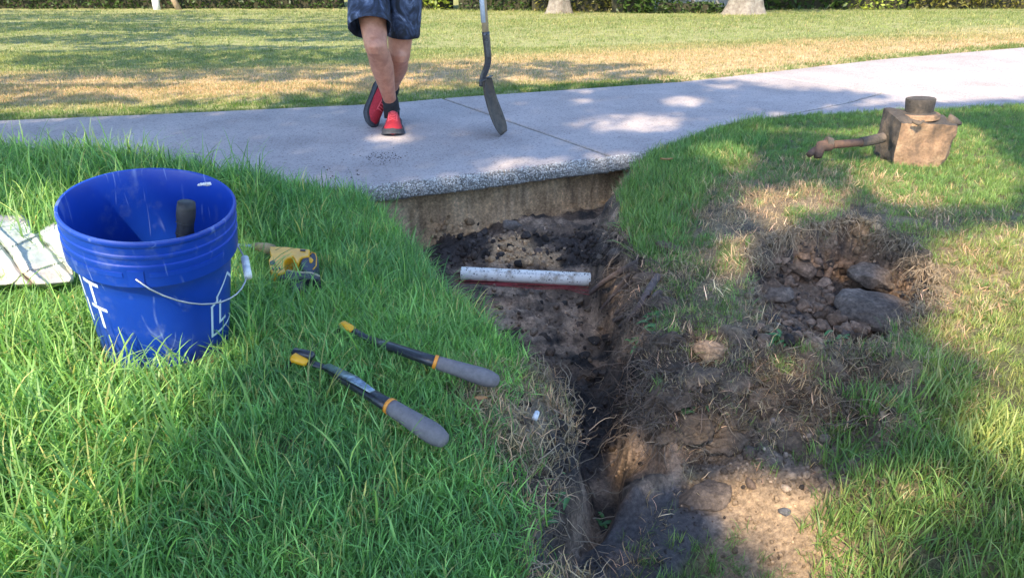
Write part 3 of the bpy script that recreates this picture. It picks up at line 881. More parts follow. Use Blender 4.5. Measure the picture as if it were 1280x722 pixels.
def lit_far(px, py, x, y):
    n = fbm(x * .55, y * 2.0, 0, 911, 4)
    sh = pmask(px, py, [(-900, 0), (-200, 12), (250, 20), (470, 27), (520, 55), (500, 80), (560, 95), (590, 150), (-900, 200)], 12) * sstep(-.22, -.02, n + .16 * sstep(95, 125, py))
    m = fbm(x * 1.2, y * 2.4, 3, 921, 4)
    s2 = pmask(px + 40 * m, py + 8 * m, [(430, 84), (560, 78), (800, 80), (830, 92), (780, 112), (560, 128), (430, 124)], 7) * (1 - ell(px, py, 662, 101, 26, 6))
    return 1 - np.clip(np.maximum(sh, s2), 0, 1)
def leaves(pos, size, flat=.55, seed=0):
    r = np.random.default_rng(seed); n = len(pos)
    nv = r.normal(size=(n, 3)); nv[:, 2] += flat * np.sign(nv[:, 2]); nv /= np.linalg.norm(nv, axis=1)[:, None]
    t = np.cross(nv, r.normal(size=(n, 3))); t /= np.linalg.norm(t, axis=1)[:, None]
    b = np.cross(nv, t); s = size * r.uniform(.6, 1.2, n)
    a = s[:, None] * t; c = (s * .5)[:, None] * b
    V = np.stack([pos - a, pos + c * .95 - a * .15, pos + a, pos - c * .95 + a * .15], 1).reshape(-1, 3)
    F_ = np.arange(4 * n).reshape(n, 4)
    B_ = np.repeat(np.c_[r.random(n), r.random(n), np.zeros(n)], 4, 0)
    return V, F_, B_
def leaf_obj(name, pos, size, mat_, parent, seed=0, **k):
    V, F_, B_ = leaves(pos, size, seed=seed)
    o = mk(name, V, F_, mat_, parent=parent, smooth=False, **k)
    o.data.attributes.new('blade', 'FLOAT_VECTOR', 'POINT').data.foreach_set('vector', B_.astype(np.float32).ravel())
    return o
def limbs(base, top_pts, r0, fork):
    base = Vector(base)
    parts = [tube(catmull([base, base + Vector((.05, -.03, fork * .5)), base + Vector((0, .05, fork))], 6), [r0 * (1.45 - .9 * (i / 12) ** .5 if i < 5 else .9 - .02 * i) for i in range(13)], 14)]
    f = base + Vector((0, .05, fork * .97))
    for i, t in enumerate(top_pts):
        t = Vector(t); m_ = f.lerp(t, .5) + Vector((0, 0, .35))
        pth = catmull([f, m_, t], 7)
        parts.append(tube(pth, [r0 * .5 * (1 - .85 * k / (len(pth) - 1)) for k in range(len(pth))], 8))
    return merge(*parts)
sd = np.array(SUN_DIR)
N0 = 130000
x, y = sample(N0, -4.2, 5.6, -1.2, 5.6)
z = terrain(x, y, False); px, py = proj(x, y, np.where(p_.min() < 9, z, z))
px = np.where(y < .5, np.where(y < .5, 640 + F * x / .9, px), px); py = np.where(y < .5, 900, py)
L = lit_near(px, py, x, y)
vx = np.abs(x) < .95 + .78 * np.maximum(y, .3)
keep = (RNG.random(N0) > L) & (y < y_far(np.clip(x, -9, 6)) + .05) & vx & (y > .3)
x, y, z = x[keep], y[keep], z[keep]
ex_, ey_ = sample(9000, -.75, .85, 2.35, 3.3)
x, y, z = np.r_[x, ex_], np.r_[y, ey_], np.r_[z, np.full(9000, -.02)]
k_ = ~((np.abs(z + .02) < 1e-6) & (poly_sd(x, y, PATH) > -.01)); x, y, z = x[k_], y[k_], z[k_]
hh = 6.6 + 2.4 * RNG.random(len(x)) + .6 * fbm(x, y, 0, 931, 2)
pos = np.c_[x, y, z] + sd[None, :] * (hh / sd[2])[:, None]
tr1 = empty('shade_tree', (4.2, -8.6, .1), label='broad leafy shade tree standing behind the viewer, dappling the bank', cat='tree')
def clear_ends(f, cand, want, lit, h0):
    """limb ends whose limbs do not cross the sun's way to the sunlit patches"""
    out_ = []
    for t in cand:
        t = Vector(t); m_ = f.lerp(t, .5) + Vector((0, 0, .35)); pts_ = catmull([f, m_, t], 50)
        q_ = np.array([tuple(p) for p in pts_ if p.z > h0]); g_ = q_ - sd[None, :] * ((q_[:, 2] - .1) / sd[2])[:, None]
        px_, py_ = proj(g_[:, 0], g_[:, 1], np.full(len(g_), .1))
        v_ok = (g_[:, 1] > .3) & (px_ > -150) & (px_ < 1450)
        if not v_ok.any() or lit(px_, py_, g_[:, 0], g_[:, 1])[v_ok].max() < .25: out_.append(tuple(t))
        if len(out_) >= want: break
    return out_
mk('trunk', *limbs((4.2, -8.6, -.1), clear_ends(Vector((4.2, -8.5, 3.4)), [pos[i] for i in RNG.integers(0, len(pos), 700)], 12, lit_near, 3.0), .22, 3.6), M_BARK, parent=tr1)
leaf_obj('crown', pos, .066, M_LEAF, tr1, 1)
N1 = 40000
x, y = sample(N1, -16, 9, 4.3, 19)
z = far_z(x, y); px, py = proj(x, y, z)
L = lit_far(px, py, x, y)
keep = (RNG.random(N1) > L) & (y > y_far(np.clip(x, -9, 6)) - .1)
x, y, z = x[keep], y[keep], z[keep]
hh = 5.0 + 2.0 * RNG.random(len(x))
pos = np.c_[x, y, z] + sd[None, :] * (hh / sd[2])[:, None]
tr2 = empty('shade_tree', (-10, 2.5, 0), label='tall leafy tree left of the lawn throwing long shade bands across it', cat='tree')
mk('trunk', *limbs((-10, 2.5, -.3), clear_ends(Vector((-10, 2.5, 3)), [pos[i] for i in RNG.integers(0, len(pos), 300)], 14, lit_far, 3.0), .3, 3.2), M_BARK, parent=tr2)
leaf_obj('crown', pos, .16, M_LEAF, tr2, 2)

# ------------------------------------------------------------------ BUCKET
M_BLUE = None
def blue_mat():
    m, nt, b = newmat('scuffed blue plastic')
    v = objpos(nt)
    n = noise(nt, 5, 4, .6, v)
    r = ramp(nt, n.outputs[0], [(.3, (.004, .035, .27)), (.7, (.006, .048, .37))])
    s1 = noise(nt, 34, 3, .7, v)
    f = None
    for k, (rot, sc_) in enumerate((((.5, .7, .2), 16), ((1.2, .2, .9), 12), ((.1, 1.3, 2.0), 20))):
        mp = N(nt, 'ShaderNodeMapping'); mp.inputs['Scale'].default_value = (1, 1, .12); mp.inputs['Rotation'].default_value = rot; mp.inputs['Location'].default_value = (k, 3, 0); nt.links.new(v, mp.inputs[0])
        a_ = noise(nt, sc_, 1, .4, mp.outputs[0]); e = ramp(nt, a_.outputs[0], [(.488, (0, 0, 0)), (.5, (.6, .6, .6)), (.512, (0, 0, 0))])
        p_2 = noise(nt, 9 + 3 * k, 2, .5, v); g = ramp(nt, p_2.outputs[0], [(.54, (0, 0, 0)), (.64, (.7, .7, .7))])
        q2 = mix(nt, 1, e.outputs[0], g.outputs[0], 'MULTIPLY'); f = q2 if f is None else mix(nt, 1, f, q2, 'ADD')
    c = mix(nt, f, r.outputs[0], (.30, .40, .70))
    d = noise(nt, 16, 6, .7, v); dr = ramp(nt, d.outputs[0], [(.54, (0, 0, 0)), (.75, (.5, .5, .5))])
    c = mix(nt, dr.outputs[0], c, (.12, .16, .30))
    nt.links.new(c, b.inputs['Base Color']); b.inputs['Roughness'].default_value = .36
    bump(nt, b, s1.outputs[0], .06, .002)
    return m
M_BLUE = blue_mat()
M_WPRINT = simple('pale printed lettering', (.62, .72, .80), (.50, .60, .70), 60, .5, lo=.4, hi=.75)
M_WIRE = simple('galvanised wire', (.55, .55, .55), (.35, .35, .36), 60, .35, metal=.8)
M_WPLAS = simple('white plastic', (.75, .75, .72), (.6, .6, .58), 40, .5)
M_DIRTYW = simple('dried white caulk', (.75, .73, .68), (.5, .47, .42), 60, .8, .5, 120, .003)
TILT = Matrix.Rotation(R(8), 3, 'Y') @ Matrix.Rotation(R(7), 3, 'X')
def bl(r, phi, zz):
    return BK + TILT @ Vector((r * math.cos(phi), r * math.sin(phi), zz))
BH = BK.z - BKB.z + .065
def lathe(prof, n=96, f=bl):
    V, Fc = [], []
    for r, z_ in prof:
        for j in range(n): V.append(f(r, 2 * math.pi * j / n, z_))
    for i in range(len(prof) - 1):
        for j in range(n):
            k = (j + 1) % n; Fc.append((i * n + j, i * n + k, (i + 1) * n + k, (i + 1) * n + j))
    return V, Fc
rb0 = .114
def rbody(z_): return .1440 + (rb0 - .1440) * (-z_ / BH)
bucket = empty('bucket', BKB, label='blue plastic bucket with pale lettering and a wire bail, standing in the long grass', cat='bucket')
prof = [(.1450, -.004), (.1462, .0), (.1500, .0008), (.1518, -.0015), (.1522, -.006), (.1515, -.010), (.1492, -.0125), (.1490, -.026), (.1512, -.0275), (.1516, -.0305), (.1510, -.033), (.1488, -.0345),
        (.1486, -.046), (.1508, -.0475), (.1514, -.052), (.1506, -.055), (.1502, -.088), (.1498, -.0905), (.1470, -.0912), (.1425, -.093)]
prof += [(rbody(z_) + .0008, z_) for z_ in np.linspace(-.10, -BH + .006, 10)] + [(rb0 - .004, -BH), (0.02, -BH)]
prof_in = [(0.001, -BH + .01), (rb0 - .008, -BH + .01), (rb0 - .003, -BH + .016)] + [(rbody(z_) - .0018, z_) for z_ in np.linspace(-BH + .03, -.02, 10)] + [(.1450, -.004)]
V1, F1 = lathe(prof); V2, F2 = lathe(prof_in)
mk('body', *merge((V1, [f[::-1] for f in F1]), (V2, [f[::-1] for f in F2])), M_BLUE, parent=bucket, ang=40)
phc = math.atan2(-BK.y, -BK.x)
# raised web between the ribs and the ear that holds the bail
def patch(phi0, phi1, z0, z1, rfun, nu=10, nv=4):
    V, Fc = [], []
    for j in range(nv + 1):
        for i in range(nu + 1):
            ph = phi0 + (phi1 - phi0) * i / nu; zz = z0 + (z1 - z0) * j / nv
            V.append(bl(rfun(zz), ph, zz))
    for j in range(nv):
        for i in range(nu):
            a = j * (nu + 1) + i; Fc.append((a, a + 1, a + nu + 2, a + nu + 1))
    return V, Fc
def slabpatch(phi0, phi1, z0, z1, r0, th):
    """a thin raised curved plate"""
    nu = 10
    V, Fc = [], []
    for (rr) in (r0, r0 + th):
        for zz in (z0, z1):
            for i in range(nu + 1): V.append(bl(rr, phi0 + (phi1 - phi0) * i / nu, zz))
    m_ = nu + 1
    for i in range(nu):
        Fc += [(2 * m_ + i, 2 * m_ + i + 1, 3 * m_ + i + 1, 3 * m_ + i), (i, i + 1, 2 * m_ + i + 1, 2 * m_ + i)[::-1], (m_ + i, m_ + i + 1, 3 * m_ + i + 1, 3 * m_ + i)]
    Fc += [(0, m_, 3 * m_, 2 * m_), (nu, 2 * m_ + nu, 3 * m_ + nu, m_ + nu)]
    return V, Fc
pv = phc - R(15)
for s_ in (0, math.pi):
    mk('bail_ear', *slabpatch(pv + s_ - .085, pv + s_ + .085, -.088, -.056, .1500, .0022), M_BLUE, parent=bucket, smooth=False)
    mk('rib_segment', *slabpatch(pv + s_ + .14, pv + s_ + 1.1, -.070, -.061, .1500, .0016), M_BLUE, parent=bucket, smooth=False)
    mk('rib_segment', *slabpatch(pv + s_ - 1.1, pv + s_ - .14, -.070, -.061, .1500, .0016), M_BLUE, parent=bucket, smooth=False)
# bail: from the near ear, drooping round the right side to the far ear
bp = []
for k in range(25):
    t = k / 24; ph = pv + t * math.pi
    dz = -.070 - .088 * math.sin(math.pi * t) ** .8 - .012 * math.sin(2 * math.pi * t)
    bp.append(bl(.1535 + .010 * math.sin(math.pi * t), ph, dz))
bail = mk('bail', *tube(bp, .0017, 8), M_WIRE, parent=bucket)
gi_ = [i for i in range(25) if R(58) < (i / 24 * math.pi - R(9)) < R(92)]
gp = [P(291, 380, 1.33), P(301, 349, 1.37)]
ia = 13
gdir = (bp[min(ia + 3, 24)] - bp[ia - 2]).normalized()
gc = bp[ia] - gdir * .02
mk('grip', *tube([gc - gdir * .005, gc + gdir * .022, gc + gdir * .0225, gc + gdir * .025, gc + gdir * .052], [.0078, .0078, .0066, .0078, .0078], 16), M_WPLAS, parent=bail)
# printed marks
def strip(pts_uv, w, ph0, z0, closed=False):
    V, Fc = [], []
    n = len(pts_uv)
    for i in range(n if closed else n - 1):
        a, b = Vector(pts_uv[i]), Vector(pts_uv[(i + 1) % n]); d = (b - a).normalized(); nn = Vector((-d.y, d.x)) * w / 2
        a2, b2 = a - d * w * .5, b + d * w * .5
        k0 = len(V); m_ = 8
        for k in range(m_ + 1):
            p = a2.lerp(b2, k / m_)
            for s_ in (-1, 0, 1):
                q_ = p + nn * s_
                zz = z0 + q_.y; V.append(bl(rbody(zz) + .0013 + .00004 * i, ph0 + q_.x / .138, zz))
        for k in range(m_):
            for s_ in (0, 1):
                a_ = k0 + 3 * k + s_; Fc.append((a_, a_ + 3, a_ + 4, a_ + 1))
    return V, Fc
for nm, pl in (('letter_t', [((-.017, .0), (.017, .0)), ((0, -.003), (0, -.044))]),):
    for row, z_ in ((0, -.112), (1, -.166)):
        mk(nm, *merge(*[strip([Vector(a), Vector(b)], .0075, phc - R(57 - 3 * row), z_) for a, b in pl]), M_WPRINT, parent=bucket, smooth=False)
        mk('letter_i', *strip([Vector((0, .003)), Vector((0, -.044))], .0075, phc - R(73 - 3 * row), z_), M_WPRINT, parent=bucket, smooth=False)
lg = phc + R(39)
mk('gable_emblem', *merge(strip([Vector((0, 0)), Vector((.016, .006)), Vector((.016, .016)), Vector((.055, .050)), Vector((.094, .016)), Vector((.094, .006)), Vector((.11, 0)), Vector((.11, -.072)), Vector((0, -.072))], .0058, lg, -.182, True),
                    strip([Vector((.026, .0)), Vector((.026, -.050)), Vector((.046, -.050))], .0065, lg, -.182)), M_WPRINT, parent=bucket, smooth=False)
# white smear inside the rim
sm = []
for k in range(5):
    u, v_ = (k - 2) * .006, random.uniform(-.002, .002)
    w, f = lump(2, (.006, .0025, .004), 30 + k, .5, 2.5)
    c = bl(.1425, phc + R(131) - u / .14, -.016 + .8 * u * .5)
    sm.append(([Vector(a) + c for a in w], [tuple(a) for a in f]))
mk('caulk_smear', *merge(*sm), M_DIRTYW, parent=bucket)
# tool handle standing in the bucket
M_RUB = simple('black ribbed rubber', (.012, .012, .013), (.03, .03, .032), 60, .6, .3, 300, .001)
ta = P(233, 253, 1.335); tb = Vector((BK.x + .02, BK.y - .04, BK.z - .28))
th = empty('tool_handle', tb, label='black ribbed rubber tool handle sticking up inside the blue bucket', cat='tool')
ax = (tb - ta)
pth = [ta + ax * k / 30 for k in range(31)]
rr = [(.0150, .0175), (.0160, .0190), (.0165, .0195)] + [(.0148 + (.0016 if k % 3 == 0 else 0) - .00006 * k, .0165 + (.0014 if k % 3 == 0 else 0) - .00006 * k) for k in range(3, 31)]
mk('grip', *tube(pth, rr, 20), M_RUB, parent=th)
for k in range(6):
    c = ta + ax * (.12 + .075 * k) + Vector((0, -.0172, 0))
    mk('grip_groove', *tube([c + Vector((-.011, .003, .004)), c + Vector((0, -.0012, 0)), c + Vector((.011, .003, -.004))], .0013, 6), M_RUB, parent=th)

# ------------------------------------------------------------------ LOPPERS
M_BLKM = simple('black painted metal', (.015, .017, .022), (.03, .033, .04), 50, .3)
M_GRIP = simple('grey foam grip', (.17, .155, .16), (.125, .115, .12), 90, .8, .5, 400, .001)
M_ORNG = simple('orange plastic', (.75, .28, .03), None, 20, .45)
M_YELW = simple('yellow plastic', (.80, .40, .01), (.62, .30, .01), 25, .4)
M_STEEL = simple('worn bluish steel and sky sheen', (.30, .38, .45), (.12, .15, .18), 70, .3, .2, 100, .001, metal=.6)
def onb(px, py, h):
    v = GT(px, py); z_ = tz(v.x, v.y) + h
    for _ in range(6):
        v = G(px, py, z_); z_ = .5 * z_ + .5 * (tz(v.x, v.y) + h)
    return v
lop = empty('loppers', onb(430, 450, .0), label='open pair of black handled loppers with grey grips lying in the left bank grass', cat='loppers')
def lophandle(tip, ring, end, rg, mat_, hh):
    a, b, c = onb(*tip, hh[0]), onb(*ring, hh[1]), onb(*end, hh[2])
    h = mk('handle', *tube([a, a.lerp(b, .3), a.lerp(b, .8), b.lerp(c, .05)], [(.007, .010), (.009, .0125), (.010, .0135), (.011, .0135)], 14), mat_, parent=lop)
    d = (c - b).normalized()
    mk('collar', *tube([b - d * .003, b + d * .004], [rg * .84, rg * .88], 20), M_ORNG, parent=h)
    n = 14; Lg = (c - b).length
    pr = [.80, .84, .86, .88, .90, .93, .96, .99, 1.02, 1.05, 1.07, 1.06, .98, .74, .35]
    mk('grip', *tube([b + d * (.003 + (Lg - .003) * (k / n if k < 12 else (.857 + .143 * (1 - (1 - (k - 12) / 2) ** 2)))) for k in range(n + 1)], [rg * q_ for q_ in pr], 22), M_GRIP, parent=h)
    return a
a1 = lophandle((462, 424), (544, 452), (624, 477), .0165, M_BLKM, (.03, .055, .045))
a2 = lophandle((410, 460), (487, 507), (558, 552), .0175, M_BLKM, (.03, .05, .045))
M_BLST = M_STEEL
mk('blade', *tube([a2 + Vector((-.002, 0, .006)), a2.lerp(onb(487, 507, .07), .45) + Vector((0, 0, .011)), a2.lerp(onb(487, 507, .07), .75) + Vector((0, 0, .009))], [(.003, .009), (.004, .0105), (.002, .006)], 10), M_STEEL, parent=lop)  # bluish strip on the second handle, painting the sky's reflection there
pvt = onb(374, 430, .03)
y1, y2 = onb(434, 408, .05), onb(375, 449, .04)
for yy, aa, sc_ in ((y1, a1, .8), (y2, a2, 1.0)):
    d = (yy - aa).normalized()
    mk('gear_cover', *tube([yy - d * .018, yy - d * .014, yy + d * .012, yy + d * .017], [(.004, .007), (.008 * sc_, .013 * sc_), (.009 * sc_, .013 * sc_), (.004, .009)], 14), M_YELW, parent=lop)
    mk('gear_arm', *tube([aa, aa.lerp(yy, .7)], [(.004, .008), (.004, .009)], 10), M_BLKM, parent=lop)
    mk('jaw', *tube([yy + d * .014, yy + d * .03 + Vector((0, 0, -.03)), yy + d * .07 + Vector((0, 0, -.065))], [(.003, .011), (.003, .012), (.002, .004)], 10), M_BLKM, parent=lop)
c = y2 + Vector((.004, .012, .006))
mk('gear_cap', *tube([c + Vector((-.022, .008, 0)), c + Vector((-.018, .006, 0)), c + Vector((.018, -.008, 0)), c + Vector((.023, -.010, 0))], [(.003, .006), (.009, .010), (.009, .010), (.003, .006)], 12), M_BLKM, parent=lop)

# ------------------------------------------------------------------ RECIPROCATING SAW
def prism(poly, zt, zb, bev=.006, inset=0.0):
    """outline given on the photograph, laid flat at height zt and going down to zb"""
    top = [G(a, b, zt) for a, b in poly]
    ar = sum(top[i].x * top[(i + 1) % len(top)].y - top[(i + 1) % len(top)].x * top[i].y for i in range(len(top)))
    if ar < 0: top.reverse()
    n = len(top); V = list(top) + [Vector((v.x, v.y, zb)) for v in top]
    Fc = [tuple(range(n)), tuple(range(2 * n - 1, n - 1, -1))] + [(i + n, (i + 1) % n + n, (i + 1) % n, i) for i in range(n)]
    return V, Fc
zc = lambda pts: [(290 + a / 9.03, 290 + b / 9.03) for a, b in pts]
sg = tz(*xy(GT(365, 335)))
ZT = sg + .085
saw = empty('reciprocating_saw', GT(360, 340), label='yellow and black cordless reciprocating saw lying in grass right of the bucket', cat='power saw')
b = mk('motor_housing', *prism(zc([(430, 160), (620, 165), (880, 195), (872, 268), (780, 282), (748, 345), (728, 335), (690, 268), (625, 290), (592, 320), (590, 400), (610, 440), (520, 470), (450, 450), (425, 390), (412, 310), (440, 270), (425, 210)]), ZT, ZT - .055), M_YELW, parent=saw, smooth=False); bevel(b, .005, 3)
b = mk('rear_handle', *prism(zc([(875, 205), (930, 220), (970, 270), (975, 340), (945, 400), (920, 450), (850, 465), (790, 400), (765, 340), (790, 285), (870, 270)]), ZT - .004, ZT - .05), simple('dark blue grey rubber', (.02, .028, .05), (.035, .045, .07), 40, .6), parent=saw, smooth=False); bevel(b, .007, 3)
M_DGR = simple('black glass filled plastic', (.02, .021, .025), (.035, .036, .04), 40, .5)
b = mk('lower_guard', *prism(zc([(500, 462), (640, 425), (860, 450), (930, 455), (1000, 500), (980, 530), (800, 520), (640, 530), (520, 505)]), ZT - .006, ZT - .05), M_DGR, parent=saw, smooth=False); bevel(b, .004, 2)
b = mk('battery', *prism(zc([(640, 525), (820, 515), (830, 600), (800, 650), (690, 650), (650, 600)]), ZT - .012, ZT - .062), M_DGR, parent=saw, smooth=False); bevel(b, .006, 2)
mk('trim_line', *tube([G(*p, ZT + .0005) for p in zc([(620, 430), (700, 445), (800, 455), (900, 458), (985, 495)])], .0022, 6), simple('cream line', (.6, .5, .35), None, 20, .5), parent=saw)
mk('handle_inlay', *tube([G(*p, ZT - .003) for p in zc([(880, 290), (895, 320), (890, 345)])], [.003, .006, .003], 8), M_YELW, parent=saw)
mk('handle_line', *tube([G(*p, ZT - .0035) for p in zc([(885, 250), (900, 228), (940, 240), (955, 290), (950, 380), (915, 420)])], .0016, 6), M_YELW, parent=saw)
for k in range(3):
    mk('vent_slot', *tube([G(*p, ZT + .0002) for p in zc([(455 + 38 * k, 400 - k * 4), (468 + 38 * k, 432 - 4 * k)])], .0018, 6), M_DGR, parent=saw)
mk('badge', *prism(zc([(425, 335), (475, 310), (498, 365), (430, 368)]), ZT + .0012, ZT - .002), M_DGR, parent=saw, smooth=False)
b = mk('top_rail', *prism(zc([(770, 190), (830, 196), (828, 212), (770, 206)]), ZT + .0025, ZT - .004), M_DGR, parent=saw, smooth=False)
mk('trigger', *prism(zc([(700, 262), (752, 262), (745, 300), (715, 300)]), ZT - .014, ZT - .04), M_DGR, parent=saw, smooth=False)
nz = simple('dusty tan nose casting', (.42, .30, .14), (.2, .16, .1), 60, .7, .5, 100, .003)
mk('nose', *tube([G(*p, ZT - .03) for p in zc([(440, 200), (380, 178), (300, 165), (240, 158)])], [(.017, .019), (.015, .016), (.013, .013), (.009, .009)], 16), nz, parent=saw)
mk('blade', *prism(zc([(240, 140), (60, 128), (55, 150), (240, 172)]), ZT - .028, ZT - .0295), M_STEEL, parent=saw, smooth=False)

# ------------------------------------------------------------------ FOLDED CLOTH left of the bucket
def cloth_mat():
    m, nt, b = newmat('pale green and cream cloth')
    v = objpos(nt)
    a = N(nt, 'ShaderNodeAttribute'); a.attribute_name = 'albedo'
    n = noise(nt, 35, 5, .6, v); r = ramp(nt, n.outputs[0], [(.3, (.82, .82, .82)), (.7, (1.05, 1.05, 1.05))])
    c = mix(nt, 1, a.outputs['Color'], r.outputs[0], 'MULTIPLY'); nt.links.new(c, b.inputs['Base Color']); b.inputs['Roughness'].default_value = .85
    n2 = noise(nt, 22, 5, .6, v); bump(nt, b, n2.outputs[0], .5, .01)
    return m
M_CLOTH = cloth_mat()
clo = empty('folded_cloth', G(30, 340, .21), label='crumpled pale green and cream cloth folded in the grass left of the bucket', cat='cloth')
GREEN_C, CREAM = (.42, .48, .46), (.58, .53, .47)
def sheet():
    W_, H_ = 190, 108
    gx_, gy_ = np.meshgrid(np.linspace(-95, 98, W_), np.linspace(258, 364, H_))
    X_, Y_ = gx_.ravel(), gy_.ravel()
    out = [(-95, 266), (28, 265), (40, 274), (46, 287), (56, 282), (68, 277), (80, 286), (84, 305), (95, 330), (98, 348), (90, 358), (60, 361), (-95, 364)]
    sd_ = poly_sd(X_, Y_, out)
    nz1 = fbm(X_ / 38, Y_ / 38, 0, 71, 3)
    s_ = (X_ * .74 - (Y_ - 300) * .67) + nz1 * 7               # across the folds
    tri = lambda v, per: np.abs(((v / per) % 1) - .35) / .65
    z = .222 + .028 * tri(s_ - 8, 60) + .008 * tri((Y_ - 262) + .35 * X_ + 9 * nz1, 47) + .010 * nz1 + .03 * sstep(60, 0, Y_ - 262)
    z = z + .002 * fbm(X_ / 9, Y_ / 9, 0, 72, 3) - .055 * (1 - sstep(0, 9, sd_)) ** 2
    z = z - .02 * np.exp(-((s_ - 40) / 3.0) ** 2) * (Y_ > 280) - .022 * np.exp(-((s_ + 4) / 2.5) ** 2)
    V = np.array([tuple(G(a, b_, c_)) for a, b_, c_ in zip(X_, Y_, z)])
    i_ = (np.arange(H_ - 1)[:, None] * W_ + np.arange(W_ - 1)[None, :]).ravel(); Fc = np.c_[i_, i_ + W_, i_ + W_ + 1, i_ + 1]
    Fc = Fc[(sd_[Fc] > 0).all(1)]
    top = sstep(275, 255, Y_ + .12 * X_); cre = sstep(318, 338, Y_ + 8 * nz1 - .12 * X_)
    c_ = lerp(np.tile(np.array(GREEN_C), (len(V), 1)), CREAM, cre); c_ = lerp(c_, (.42, .38, .41), sstep(-2, 3, 276 - Y_ + .12 * X_))
    o = mk('cloth_sheet', V, Fc, M_CLOTH, parent=clo)
    o.data.attributes.new('albedo', 'FLOAT_COLOR', 'POINT').data.foreach_set('color', np.c_[c_, np.ones(len(V))].astype(np.float32).ravel())
    t_ = o.modifiers.new('thick', 'SOLIDIFY'); t_.thickness = .004
    cu_ = [G(63, 283, .27), G(72, 280, .285), G(79, 288, .275), G(80, 300, .26)]
    r_ = mk('rolled_cuff', *tube(catmull([G(76, 283, .285), G(84, 298, .275), G(92, 318, .262)], 5), [(.010, .014)] * 11, 18, cap=False), M_CLOTH, parent=clo)
    r_.data.attributes.new('albedo', 'FLOAT_COLOR', 'POINT').data.foreach_set('color', np.tile(np.array([*GREEN_C, 1.0], np.float32), (len(r_.data.vertices), 1)).ravel())
    t_ = r_.modifiers.new('thick', 'SOLIDIFY'); t_.thickness = .003
sheet()

# ------------------------------------------------------------------ PVC PIPE, WIRES, ROOTS
M_PVC = simple('dirty white pvc', (.84, .80, .73), (.34, .27, .20), 22, .45, .15, 80, .001, lo=.52, hi=.68)
ZP = -.265
pa, pb = G(577, 341.5, ZP), G(775, 351, ZP)
pipe = empty('pvc_pipe', pa.lerp(pb, .5), label='white pvc pipe with faint print crossing the trench under the path', cat='pipe')
pdv = (pb - pa).normalized()
PR = .0268
tubeV = []
for rr_, rev in ((PR, 0), (PR - .003, 1)):
    v_, f_ = tube([pa.lerp(pb, k / 20) for k in range(21)], rr_, 32, cap=False)
    tubeV.append((v_, [q_[::-1] for q_ in f_] if rev else f_))
ring = (tubeV[0][0][-32:] + tubeV[1][0][-32:], [(i, (i + 1) % 32, (i + 1) % 32 + 32, i + 32) for i in range(32)])
mk('pipe_wall', *merge(*tubeV, ring), M_PVC, parent=pipe)
def wrap_text(txt, size, x0, up_ang, mat_, extra=1.0):
    cu = bpy.data.curves.new('t', 'FONT'); cu.body = txt; cu.size = size; cu.resolution_u = 2
    to = bpy.data.objects.new('t', cu); COL.objects.link(to)
    bpy.context.view_layer.update()
    me = bpy.data.meshes.new_from_object(to.evaluated_get(bpy.context.evaluated_depsgraph_get()))
    bpy.data.objects.remove(to)
    side = Vector((0, 0, 1)).cross(pdv).normalized(); upv = pdv.cross(side)  # side points away
    V = []
    for v in me.vertices:
        ang = up_ang + v.co.y / PR
        V.append(pa + pdv * (x0 + v.co.x * extra) + (-side * math.cos(ang) + Vector((0, 0, 1)) * math.sin(ang)) * (PR + .0004))
    Fc = [tuple(p.vertices) for p in me.polygons]
    return V, Fc
sdv = Vector((0, 0, 1)).cross(pdv)
if sdv.y < 0:   # keep the print on the viewer's side
    pass
M_INK = simple('faded dark ink', (.10, .10, .14), (.45, .44, .44), 90, .6, lo=.35, hi=.7)
v_, f_ = wrap_text('SDR 26', .013, .075, .75, M_INK, 1.0)
mk('pipe_print', v_, f_, M_INK, parent=pipe, smooth=False)
v_, f_ = wrap_text('=JM= PVC 1120 SCH 40 ASTM D 1785  2 IN  280 PSI', .0125, .145, .72, M_INK, .92)
mk('pipe_print', v_, f_, M_INK, parent=pipe, smooth=False)
M_RED = simple('red wire insulation', (.38, .03, .04), (.22, .03, .035), 60, .4)
for k in range(5):
    f0 = [(560, 352 + k * 2.4, ZP - .02), (590, 351 + k * 2.2, ZP - .02), (630, 352 + k * 1.1, ZP - .022), (670, 353 + k * 1.9, ZP - .024), (705, 355 + k * 1.4, ZP - .022), (735, 357 + 2.6 * k, ZP - .02), (770, 360 + 2 * k, ZP - .02)]
    mk('red_wire', *tube(catmull([G(a, b_ + random.uniform(-.6, .6), z_) for a, b_, z_ in f0], 5), .0014, 8), M_RED, group='red wires below the pipe',
       label='thin red wire, %s of the five running just under the white pipe' % ('topmost', 'second from the top', 'middle one', 'second from the bottom', 'lowest')[k], cat='wire')
M_ROOT = simple('dark brown root bark', (.075, .052, .045), (.16, .115, .10), 60, .9, .6, 120, .003)
M_CUT = simple('pale cut wood', (.55, .40, .28), (.4, .28, .2), 60, .8)
